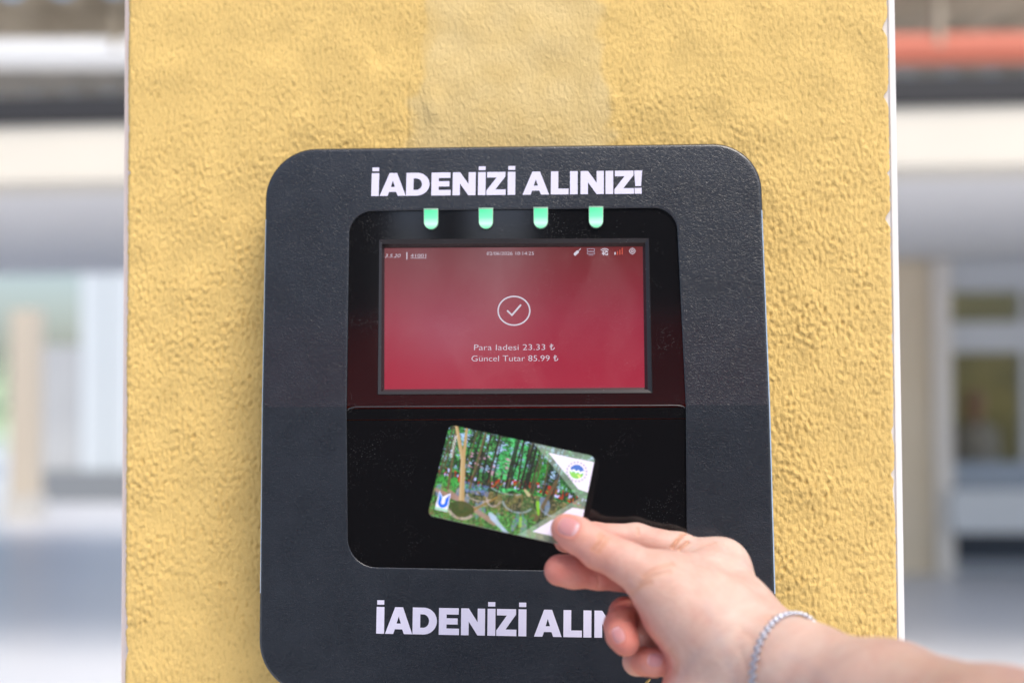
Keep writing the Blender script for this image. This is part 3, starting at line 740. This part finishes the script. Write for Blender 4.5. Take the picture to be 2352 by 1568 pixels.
# tulip badge bottom left
img = lerp(img, poly_mask([(0.0381, 0.7200), (0.0676, 0.7777), (0.1145, 0.7200), (0.1200, 0.9220), (0.0370, 0.9220)]), [.80, .80, .90])
img = lerp(img, poly_mask([(0.0436, 0.7344), (0.0676, 0.7921), (0.0676, 0.8451), (0.0785, 0.8595), (0.0894, 0.8451), (0.0894, 0.7921), (0.1113, 0.7344), (0.1123, 0.8547), (0.0982, 0.8835), (0.0785, 0.8932), (0.0599, 0.8835), (0.0457, 0.8547)]), [.07, .24, .72])
img = lerp(img, poly_mask([(0.0436, 0.7344), (0.0676, 0.7921), (0.0676, 0.8066), (0.0436, 0.7777)]) * .5, [.35, .55, .90])
img = lerp(img, poly_mask([(0.0370, 0.8980), (0.1200, 0.8980), (0.1200, 0.9201), (0.0370, 0.9201)]) * .8, [.35, .60, .42])
lum_ = img.mean(-1, keepdims=True); img = np.where(((wedge > .5) | (lowedge > .5))[..., None], img, np.clip(lum_ + (img - lum_) * 1.35, 0, 1) ** 1.32)
img = np.where(((wedge > .5) | (lowedge > .5))[..., None], img, img * .95)
img = np.clip(img, .004, .9)
# --- card body: rounded slab; its front face is a fine grid carrying the picture
card = empty('transit_card', tuple(CC)); 
tag(card, 'plastic fare card printed with a green forest park, held between thumb and finger', 'card')
rc = .0032
lx = (u - .5) * CW; lz = (.5 - v) * CH
def squeeze(lx, lz):
    ax, az = np.abs(lx) - (CW / 2 - rc), np.abs(lz) - (CH / 2 - rc)
    o_ = (ax > 0) & (az > 0); q_ = np.hypot(ax, az); s_ = np.where(o_ & (q_ > rc), rc / np.maximum(q_, 1e-9), 1)
    return np.where(o_, np.sign(lx) * (CW / 2 - rc + ax * s_), lx), np.where(o_, np.sign(lz) * (CH / 2 - rc + az * s_), lz)
lx2, lz2 = squeeze(lx, lz)
V = np.stack([lx2, np.full_like(lx2, -CT / 2), lz2], -1).reshape(-1, 3) @ MC.T + CC
idx = np.arange(GW * GH).reshape(GH, GW)
Q = np.stack([idx[:-1, :-1], idx[1:, :-1], idx[1:, 1:], idx[:-1, 1:]], -1).reshape(-1, 4)
cf = fast_mesh('printed_face', V, Q, M_card.m, card); color_attr(cf, img.reshape(-1, 3))
out = []
for sx_, sz_, a0 in ((1, 1, 0), (-1, 1, 90), (-1, -1, 180), (1, -1, 270)):
    for k in range(7):
        a = R_(a0 + 15 * k); out.append((sx_ * (CW / 2 - rc) + rc * math.cos(a), sz_ * (CH / 2 - rc) + rc * math.sin(a)))
n = len(out); V = []
for y, s in ((-CT / 2 + 1e-5, .998), (-CT / 2 + .0001, 1.0), (CT / 2 - .0001, 1.0), (CT / 2, .997)):
    V += [CC + MC @ np.array([p[0] * s, y, p[1] * s]) for p in out]
F = [(a * n + k, a * n + (k + 1) % n, (a + 1) * n + (k + 1) % n, (a + 1) * n + k) for a in range(3) for k in range(n)] + [tuple(range(3 * n, 4 * n))]
mesh('card_core', V, F, M_cardedge.m, card, True, 50)
V2, F = text_mesh('ORMANPARK')
cw_ = V2[:, 0].max()
V = [CC + MC @ np.array([-.0368 - b * .0016 / .7, -CT / 2 - .00008, .0083 + a / cw_ * .0134]) for a, b in V2]
mesh('card_text', V, F, M_cardwhite.m, card)

# ================================================================== HAND AND FOREARM
MMPX = lambda Y: (Y + .95) / FPX
def J(px, py, Y, r): return (at(px, py, Y), r * .001)
HB = [ # palm and forearm cones
 (J(1530, 1345, -.160, 15.5), J(1568, 1392, -.160, 21)), (J(1568, 1392, -.160, 21), J(1650, 1452, -.162, 27)), (J(1650, 1452, -.162, 27), J(1762, 1530, -.178, 26)),
 (J(1657, 1304, -.126, 12.5), J(1700, 1400, -.148, 16)), (J(1700, 1400, -.148, 16), J(1770, 1500, -.172, 21)),
 (J(1650, 1375, -.128, 12), J(1760, 1520, -.170, 20)), (J(1640, 1445, -.130, 12), J(1760, 1540, -.170, 22)), (J(1625, 1530, -.138, 12), J(1700, 1610, -.165, 22)),
 (J(1607, 1590, -.160, 21), J(1700, 1620, -.172, 24)), (J(1700, 1620, -.172, 24), J(1790, 1570, -.186, 24)),
 (J(1762, 1530, -.178, 26), J(1845, 1556, -.200, 26.5)), (J(1845, 1556, -.200, 26.5), J(2040, 1625, -.252, 30)), (J(2040, 1625, -.252, 30), J(2300, 1738, -.325, 36)), (J(2300, 1738, -.325, 36), J(2620, 1880, -.42, 40)),
 (J(1657, 1304, -.126, 12.5), J(1650, 1375, -.128, 12)), (J(1650, 1375, -.128, 12), J(1640, 1445, -.130, 12)), (J(1640, 1445, -.130, 12), J(1625, 1530, -.138, 12)),
 (J(1657, 1304, -.128, 12.5), J(1575, 1325, -.150, 12.5)), (J(1500, 1462, -.128, 9.5), J(1640, 1485, -.130, 12)),
]
FG = {
 'thumb': [J(1300, 1214, -.1575, 8.5), J(1324, 1228, -.1590, 9.7), J(1378, 1262, -.163, 10.7), J(1440, 1293, -.166, 11.2), J(1512, 1333, -.165, 14.5)],
 'index': [J(1301, 1239, -.1335, 7.4), J(1362, 1233, -.1315, 8.1), J(1462, 1237, -.126, 8.5), J(1560, 1262, -.122, 9.6), J(1645, 1298, -.124, 12)],
 'middle': [J(1286, 1309, -.150, 8.8), J(1318, 1312, -.148, 9.0), J(1374, 1319, -.143, 8.0), J(1470, 1330, -.132, 8.6), J(1600, 1360, -.126, 11)],
 'ring': [J(1437, 1474, -.163, 7.6), J(1427, 1456, -.159, 8.2), J(1424, 1436, -.150, 8.6), J(1436, 1408, -.134, 8.8), J(1620, 1455, -.126, 11)],
 'little': [J(1514, 1522, -.161, 6.9), J(1500, 1521, -.158, 7.2), J(1482, 1519, -.150, 7.2), J(1463, 1518, -.136, 7.4), J(1610, 1515, -.134, 11)],
}
def rcone(P, a, r1, b, r2):
    ba = b - a; L2 = ba @ ba; rr = r1 - r2; a2 = L2 - rr * rr; il = 1 / L2
    pa = P - a; y = pa @ ba; z = y - L2; w = pa * L2 - y[:, None] * ba; x2 = (w * w).sum(1); y2 = y * y * L2; z2 = z * z * L2
    k = np.sign(rr) * rr * rr * x2; o = np.empty(len(P))
    c1 = np.sign(z) * a2 * z2 > k; c2 = (~c1) & (np.sign(y) * a2 * y2 < k); c3 = ~(c1 | c2)
    o[c1] = np.sqrt(x2[c1] + z2[c1]) * il - r2; o[c2] = np.sqrt(x2[c2] + y2[c2]) * il - r1
    o[c3] = (np.sqrt(x2[c3] * a2 * il) + y[c3] * rr) * il - r1
    return o
def smin(a, b, k):
    h_ = np.clip(.5 + .5 * (b - a) / k, 0, 1); return b + (a - b) * h_ - k * h_ * (1 - h_)
KB = {'thumb': (.012, .030), 'index': (.008, .030), 'middle': (.007, .030), 'ring': (.006, .026), 'little': (.006, .026)}
def sdf(P):
    P = np.asarray(P, float); D = None
    for (a, r1), (b, r2) in HB:
        dd = rcone(P, a, r1, b, r2); D = dd if D is None else smin(D, dd, .012)
    for nm, ch in FG.items():
        f = None
        for (a, r1), (b, r2) in zip(ch[:-1], ch[1:]):
            dd = rcone(P, a, r1, b, r2); f = dd if f is None else smin(f, dd, .0035)
        kb, rr = KB[nm]; root = ch[-1][0]; dist = np.linalg.norm(P - root, axis=1)
        k = .0007 + kb * (1 - sst(rr * .55, rr * 1.25, dist)); D = smin(D, f, k)
    return D
def grad(P, e=2e-4):
    g = np.stack([sdf(P + np.eye(3)[i] * e) - sdf(P - np.eye(3)[i] * e) for i in range(3)], 1); return g / np.maximum(np.linalg.norm(g, axis=1), 1e-9)[:, None]
lo = np.array([.022, -.405, 1.175]); hi = np.array([.262, -.098, 1.405]); hs_ = .0012; B = 8
nb_ = np.ceil((hi - lo) / (hs_ * B)).astype(int); dim = nb_ * B
bc = np.stack(np.meshgrid(*[np.arange(k) for k in nb_], indexing='ij'), -1).reshape(-1, 3)
cen = lo + (bc + .5) * B * hs_; dc = sdf(cen); near = np.abs(dc) < B * hs_ * 1.05
grid = np.empty(dim, np.float32)
g6 = grid.reshape(nb_[0], B, nb_[1], B, nb_[2], B); g6[:] = np.where(dc < 0, -1, 1).reshape(nb_)[:, None, :, None, :, None]
loc_ = np.stack(np.meshgrid(*[np.arange(B)] * 3, indexing='ij'), -1).reshape(-1, 3)
nbk = bc[near]
for s in range(0, len(nbk), 300):
    bb = nbk[s:s + 300]; ii = (bb[:, None, :] * B + loc_[None]).reshape(-1, 3); grid[ii[:, 0], ii[:, 1], ii[:, 2]] = sdf(lo + ii * hs_)
inside = grid < 0
c8 = np.zeros(np.array(inside.shape) - 1, np.int8)
for a in (0, 1):
    for b in (0, 1):
        for c in (0, 1): c8 += inside[a:inside.shape[0] - 1 + a, b:inside.shape[1] - 1 + b, c:inside.shape[2] - 1 + c]
act = (c8 > 0) & (c8 < 8); vid = np.full(act.shape, -1, np.int32); ai = np.argwhere(act); vid[act] = np.arange(len(ai))
acc = np.zeros((len(ai), 3)); cnt = np.zeros(len(ai))
corn = [(a, b, c) for a in (0, 1) for b in (0, 1) for c in (0, 1)]
for p in corn:
    for ax in range(3):
        if p[ax]: continue
        q_ = list(p); q_[ax] = 1
        v0 = grid[ai[:, 0] + p[0], ai[:, 1] + p[1], ai[:, 2] + p[2]]; v1 = grid[ai[:, 0] + q_[0], ai[:, 1] + q_[1], ai[:, 2] + q_[2]]
        m_ = (v0 < 0) != (v1 < 0); t = np.where(m_, v0 / np.where(m_, v0 - v1, 1), 0)
        pt = np.array(p, float)[None].repeat(len(ai), 0); pt[:, ax] = t; acc[m_] += pt[m_]; cnt[m_] += 1
VV = lo + (ai + acc / np.maximum(cnt, 1)[:, None]) * hs_
QQ = []
for ax in range(3):
    s0 = [slice(1, -1)] * 3
    sl0 = [slice(1, k - 1) for k in inside.shape]; sl1 = list(sl0); sl1[ax] = slice(2, inside.shape[ax])
    a_ = inside[tuple(sl0)]; b_ = inside[tuple(sl1)]
    for sgn in (0, 1):
        e_ = np.argwhere((a_ & ~b_) if sgn == 0 else (~a_ & b_)) + 1
        o1, o2 = [(1, 2), (2, 0), (0, 1)][ax]
        def cv(d1, d2):
            w_ = e_.copy(); w_[:, o1] -= d1; w_[:, o2] -= d2; return vid[w_[:, 0], w_[:, 1], w_[:, 2]]
        q_ = np.stack([cv(1, 1), cv(0, 1), cv(0, 0), cv(1, 0)], 1)
        QQ.append(q_ if sgn == 0 else q_[:, ::-1])
QQ = np.vstack(QQ); QQ = QQ[(QQ >= 0).all(1)]
def reproject(P, it=2):
    for _ in range(it):
        g_ = grad(P); s_ = sdf(P); P = P - g_ * np.clip(s_, -.001, .001)[:, None]
    return P
# one quad subdivision, then back onto the surface
E_ = np.sort(np.stack([QQ, np.roll(QQ, -1, 1)], -1).reshape(-1, 2), 1)
key = E_[:, 0].astype(np.int64) * len(VV) + E_[:, 1]; uk, inv = np.unique(key, return_inverse=True)
em = (VV[uk // len(VV)] + VV[uk % len(VV)]) / 2; fm = VV[QQ].mean(1)
ne, nv = len(em), len(VV); ei = inv.reshape(-1, 4) + nv; fi = nv + ne + np.arange(len(QQ))
VV = np.vstack([VV, em, fm])
QQ = np.vstack([np.stack([QQ[:, k], ei[:, k], fi, ei[:, (k - 1) % 4]], 1) for k in range(4)])
VV = reproject(VV, 2); NN = grad(VV)
# creases: shallow grooves along short surface lines (photo position of both ends, depth, width)
def surf(px, py):                               # first point of the hand seen at a photo position
    d_ = ray(px, py); d_ = d_ / np.linalg.norm(d_); t = .45
    for _ in range(80):
        s_ = sdf((CAM + d_ * t)[None])[0]
        if s_ < 1e-5: break
        t += s_ * .8
        if t > 1.2: return None
    return CAM + d_ * t
DSP = np.zeros(len(VV)); RED = np.zeros(len(VV)); ORG = np.zeros(len(VV))
def crease(pts, depth, wid, org=.5):
    P = [surf(*p) for p in pts]; P = [p for p in P if p is not None]
    dmin = np.full(len(VV), 9.0)
    for a, b in zip(P[:-1], P[1:]):
        ba = b - a; t = np.clip(((VV - a) @ ba) / (ba @ ba), 0, 1); dmin = np.minimum(dmin, np.linalg.norm(VV - a - t[:, None] * ba, axis=1))
    e = np.exp(-(dmin / (wid * .001)) ** 2); DSP[:] -= depth * .0015 * e; ORG[:] += 1.6 * org * np.exp(-(dmin / (wid * .0016)) ** 2)
for c in (([(1386, 1228), (1374, 1245), (1362, 1262)], .42, .8, .45), ([(1396, 1236), (1386, 1250), (1374, 1268)], .30, .8, .4), ([(1380, 1222), (1372, 1232)], .2, .7, .3),
          ([(1573, 1224), (1556, 1240), (1545, 1256)], .9, .9, .8), ([(1606, 1232), (1580, 1244), (1560, 1260)], .7, .9, .6), ([(1640, 1246), (1606, 1256), (1580, 1268)], .25, 1.0, .25),
          ([(1480, 1322), (1505, 1306), (1545, 1294)], .32, 1.1, .35), ([(1470, 1340), (1500, 1322), (1540, 1312)], .28, 1.1, .25), ([(1450, 1364), (1470, 1348), (1494, 1338)], .30, 1.0, .3),
          ([(1466, 1198), (1464, 1212), (1466, 1226)], .30, .8, .3), ([(1396, 1198), (1398, 1206)], .2, .7, .2), ([(1372, 1322), (1376, 1336), (1372, 1350)], .30, .8, .15),
          ([(1540, 1492), (1556, 1518), (1550, 1545)], .35, 1.2, .2), ([(1700, 1440), (1730, 1470), (1742, 1530)], .18, 2.0, .1), ([(1770, 1414), (1764, 1440)], .3, 1.5, .35), ([(1718, 1568), (1712, 1530), (1700, 1490)], .2, 2.0, .1)):
    crease(*c)
# knuckle swells and tendons
for px, py, hgt, wd in ((1690, 1290, .8, 9), (1600, 1420, 1.2, 16), (1560, 1372, .6, 9), (1350, 1290, .5, 7)):
    p = surf(px, py)
    if p is not None: DSP += hgt * .001 * np.exp(-(np.linalg.norm(VV - p, axis=1) / (wd * .001)) ** 2)
# nails
NAILS = [((1304, 1207), (1250, 1178), .0064, .0054), ((1419, 1457), (1434, 1482), .0048, .0036), ((1503, 1514), (1524, 1519), .0044, .0038)]
nail_geo = []
for (cx, cy), (tx, ty), hl, hw in NAILS:
    c0 = surf(cx, cy); nr = grad(c0[None])[0]
    sc = np.linalg.norm(c0 - CAM) / FPX; tip = c0 + (at(tx, ty, c0[1]) - c0); ax = tip - c0; ax -= nr * (ax @ nr); ax /= np.linalg.norm(ax); bx = np.cross(nr, ax)
    rel = VV - c0; a_ = rel @ ax / hl; b_ = rel @ bx / hw; n_ = rel @ nr
    q_ = (np.abs(a_) ** 2.6 + np.abs(b_) ** 2.6) ** (1 / 2.6); ok = (n_ > -.006)
    DSP += ok * (-.00045 * (1 - sst(.92, 1.04, q_)) + .00028 * np.exp(-((q_ - 1.18) / .13) ** 2) * (a_ < .75))
    RED += ok * .25 * np.exp(-((q_ - 1.1) / .2) ** 2)
    m = 15; P = []; T = []
    for i in range(m):
        for j in range(m):
            s_, t_ = 2 * i / (m - 1) - 1, 2 * j / (m - 1) - 1
            f_ = max(abs(s_), abs(t_)); r_ = (abs(s_) ** 2.6 + abs(t_) ** 2.6) ** (1 / 2.6); k_ = f_ / r_ if r_ > 0 else 1
            s_, t_ = s_ * k_, t_ * k_; P.append(c0 + ax * hl * s_ + bx * hw * t_ + nr * .001); T.append((s_, t_))
    P = np.array(P); T = np.array(T)
    for _ in range(4):
        s_ = sdf(P); P = P - nr * s_[:, None] * .9
    q_ = np.hypot(T[:, 0], T[:, 1]); P += grad(P) * (.00012 + .00018 * (1 - np.clip(q_, 0, 1) ** 3) - .0004 * sst(.9, 1.0, q_))[:, None]
    fc = [(i * m + j, (i + 1) * m + j, (i + 1) * m + j + 1, i * m + j + 1) for i in range(m - 1) for j in range(m - 1)]
    col_ = np.tile([.56, .265, .27], (len(P), 1)) ; lun = sst(-.55, -.95, T[:, 0])[:, None] if False else (1 - sst(-.85, -.55, T[:, 0]))[:, None]; fre = sst(.78, .92, T[:, 0])[:, None]
    col_ = col_ * (1 - lun) + np.array([.66, .42, .45]) * lun; col_ = col_ * (1 - fre) + np.array([.62, .36, .33]) * fre
    nail_geo.append((P, fc, col_))
VV = VV + NN * DSP[:, None]
# skin colouring: redder tips and folds, warmer joints
skin = np.tile([.635, .465, .392], (len(VV), 1))
for nm, amt, wd in (('thumb', .30, .010), ('index', .4, .014), ('middle', 1.25, .030), ('ring', 1.1, .017), ('little', 1.1, .016)):
    c = FG[nm][0][0]; RED += amt * np.exp(-(np.linalg.norm(VV - c, axis=1) / wd) ** 2)
for nm, amt, wd in (('middle', .5, .030), ('ring', .35, .03), ('little', .35, .03)):
    c = FG[nm][2][0]; RED += amt * np.exp(-(np.linalg.norm(VV - c, axis=1) / wd) ** 2)
RED += .10 * (1 - sst(.0, .06, np.linalg.norm(VV - FG['thumb'][4][0], axis=1)))
p = surf(1392, 1322); RED += .9 * np.exp(-(np.linalg.norm(VV - p, axis=1) / .013) ** 2)  # deep shade under the thumb, painted red on the middle finger
p = surf(1385, 1245); ORG += .30 * np.exp(-(np.linalg.norm(VV - p, axis=1) / .009) ** 2)
p = surf(1530, 1330); ORG += .15 * np.exp(-(np.linalg.norm(VV - p, axis=1) / .02) ** 2)
p = surf(1335, 1225); ORG += .25 * np.exp(-(np.linalg.norm(VV - p, axis=1) / .005) ** 2)
RED = np.clip(RED, 0, 1)[:, None]; ORG = np.clip(ORG, 0, 1)[:, None]
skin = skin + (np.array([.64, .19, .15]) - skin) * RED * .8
skin = skin + (np.array([.55, .27, .15]) - skin) * ORG * .7
for vp in ([(1690, 1568), (1668, 1500), (1640, 1440), (1622, 1390)], [(1900, 1568), (1850, 1520), (1800, 1500)], [(1560, 1560), (1600, 1500), (1650, 1470)]):
    P_ = [q for q in (surf(*p) for p in vp) if q is not None]; dm = np.full(len(VV), 9.)
    for a, b in zip(P_[:-1], P_[1:]):
        ba = b - a; t = np.clip(((VV - a) @ ba) / (ba @ ba), 0, 1); dm = np.minimum(dm, np.linalg.norm(VV - a - t[:, None] * ba, axis=1))
    skin = skin + (np.array([.50, .40, .39]) - skin) * (np.exp(-(dm / .0026) ** 2) * .30)[:, None]
nb1 = sst(-.3, .9, np.sin(VV[:, 0] * 210 + np.sin(VV[:, 2] * 160) * 2) * np.sin(VV[:, 2] * 190 + VV[:, 1] * 120))[:, None]; skin = skin + (np.array([.66, .37, .29]) - skin) * nb1 * .22
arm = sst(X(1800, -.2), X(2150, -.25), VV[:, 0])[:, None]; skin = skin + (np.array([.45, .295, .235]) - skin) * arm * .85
# keep away from the open cut ends of the sampling box
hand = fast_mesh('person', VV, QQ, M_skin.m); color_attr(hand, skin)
tag(hand, 'bare forearm and hand reaching in from the right, card held between thumb and forefinger', 'person')
for P, fc, c_ in nail_geo:
    o = mesh('nail', P, fc, M_nail.m, hand, True); color_attr(o, c_)
    me = o.data; me.calc_loop_triangles()
    if np.dot(np.array(me.polygons[100].normal), np.array(CAM) - P[112]) < 0: me.flip_normals()

# ------------------------------------------------------------------ bracelet round the wrist
pa, pb, pc = surf(1741, 1500), surf(1772, 1440), None
q0 = at(1840, 1436, -.185)
pn_ = np.cross(pb - pa, q0 - pa); pn_ /= np.linalg.norm(pn_)
axis_c = at(1800, 1548, -.190); axis_c = axis_c - pn_ * ((axis_c - pa) @ pn_)
e1_ = np.array([0, 0, 1.0]); e1_ -= pn_ * (e1_ @ pn_); e1_ /= np.linalg.norm(e1_); e2_ = np.cross(pn_, e1_)
def loop_pt(a):
    d_ = e1_ * math.cos(a) + e2_ * math.sin(a); t = .06
    for _ in range(40):
        s_ = sdf((axis_c + d_ * t)[None])[0] - .0014
        if s_ < 1e-5: break
        t -= s_ * .8
    return axis_c + d_ * t
LP = np.array([loop_pt(a) for a in np.linspace(0, 2 * math.pi, 181)])
seglen = np.r_[0, np.cumsum(np.linalg.norm(np.diff(LP, axis=0), axis=1))]
br = empty('bracelet', tuple(axis_c)); tag(br, 'silver rope chain bracelet worn round the wrist', 'bracelet')
bm = bmesh.new(); bmesh.ops.create_uvsphere(bm, u_segments=12, v_segments=8, radius=1)
ml = bpy.data.meshes.new('chain_link'); bm.to_mesh(ml); bm.free(); ml.shade_smooth(); ml.materials.append(M_silver.m)
nlink = int(seglen[-1] / .0042)
for i in range(nlink):
    for sgn in (-1, 1):
        s_ = (i + (.25 if sgn > 0 else .75)) / nlink * seglen[-1]
        p = np.array([np.interp(s_, seglen, LP[:, k]) for k in range(3)]); p2 = np.array([np.interp((s_ + .001) % seglen[-1], seglen, LP[:, k]) for k in range(3)])
        t = p2 - p; t /= np.linalg.norm(t) + 1e-9; t = Vector(t); nr = Vector(p - axis_c); nr = (nr - t * nr.dot(t)).normalized(); bt = t.cross(nr)
        tt = (t * .8 + bt * .6 * 1).normalized(); b2 = nr.cross(tt).normalized()
        o = bpy.data.objects.new('chain_link', ml); COL.objects.link(o)
        Mx = Matrix((( tt.x * 0.00181, b2.x * 0.00108, nr.x * 0.00116), (tt.y * 0.00181, b2.y * 0.00108, nr.y * 0.00116), (tt.z * 0.00181, b2.z * 0.00108, nr.z * 0.00116))).to_4x4()
        Mx.translation = Vector(p) + bt * (sgn * .0009)
        o.parent = br; o.matrix_parent_inverse = Matrix.Translation(-Vector(axis_c)); o.matrix_basis = Mx
        

# ================================================================== across the yard (seen only as reflections in the glass)
yb = -5.2
zat = lambda deg: 1.45 + math.tan(R_(deg)) * (-.05 - yb)
o = empty('yard_building', (0, yb, 0)); tag(o, 'dark building across the yard, mirrored in the black glass', 'building')
box('wall', (-3.4, 3.4, yb - .9, yb - .6, 0, zat(9.5)), M_sootwall, o)
xb = [-3.4, -1.02, -.84, -.66, -.36, 3.4]
for k in (0, 2, 4): box('upper_board', (xb[k], xb[k + 1], yb - .3, yb - .2, zat(18.9), zat(26)), M_under, o)
box('post', (-3.4, -3.3, yb - .58, yb - .31, 0, zat(18.8)), M_sootwall, o); box('post', (3.3, 3.4, yb - .58, yb - .31, 0, zat(18.8)), M_sootwall, o)
o = empty('awning', (0, yb, 0)); tag(o, 'wide red awning across the yard, mirrored in the red lower half of the glass', 'awning')
for xp0, xp1 in ((-1.02, -.84), (-.66, -.36)):  # pale boards added so the glass mirrors brighter streaks
    bm = bmesh.new(); vq = [bm.verts.new(p) for p in ((xp0 * 1.3, yb - 1.75, zat(28)), (xp1 * 1.3, yb - 1.75, zat(28)), (xp1 - .004, yb - .34, zat(16)), (xp0 + .004, yb - .34, zat(16)))]; bm.faces.new(vq)
    b_ = bm_obj('pale_reflector', bm, flat('pale_reflector_face', (.90, .90, .84), .8)); sm = b_.modifiers.new('thickness', 'SOLIDIFY'); sm.thickness = .004
    tag(b_, 'narrow pale banner added above the awning for a bright streak over the second and third lamps' if xp0 > -.8 else 'narrow pale banner added above the awning for a bright streak left of the first lamp', 'reflector')
bm = bmesh.new()
vs = [bm.verts.new(p) for p in ((-3.4, yb - .28, zat(18.8)), (3.4, yb - .28, zat(18.8)), (3.4, yb + .25, zat(13.0)), (-3.4, yb + .25, zat(13.0)), (3.4, yb + .25, zat(11.8)), (-3.4, yb + .25, zat(11.8)))]
bm.faces.new((vs[3], vs[2], vs[4], vs[5]))
def aw(x, t): return (x, yb - .28 + .53 * t, zat(18.8) + (zat(13.0) - zat(18.8)) * t)
for xa0, xa1, t0 in ((-3.4, -.98, 0), (-.98, -.36, .45), (-.36, 3.4, 0)):
    bm.faces.new([bm.verts.new(aw(*q)) for q in ((xa0, t0), (xa1, t0), (xa1, 1), (xa0, 1))])
a_ = bm_obj('cloth', bm, M_redband, o); sm = a_.modifiers.new('thickness', 'SOLIDIFY'); sm.thickness = .004
for xa in (-3.36, 3.36):
    bm = bmesh.new(); add_tube(bm, [(xa, yb - .28, zat(12)), (xa, yb + .24, zat(12.2))], .015, 8); bm_obj('arm', bm, M_sootwall, o)
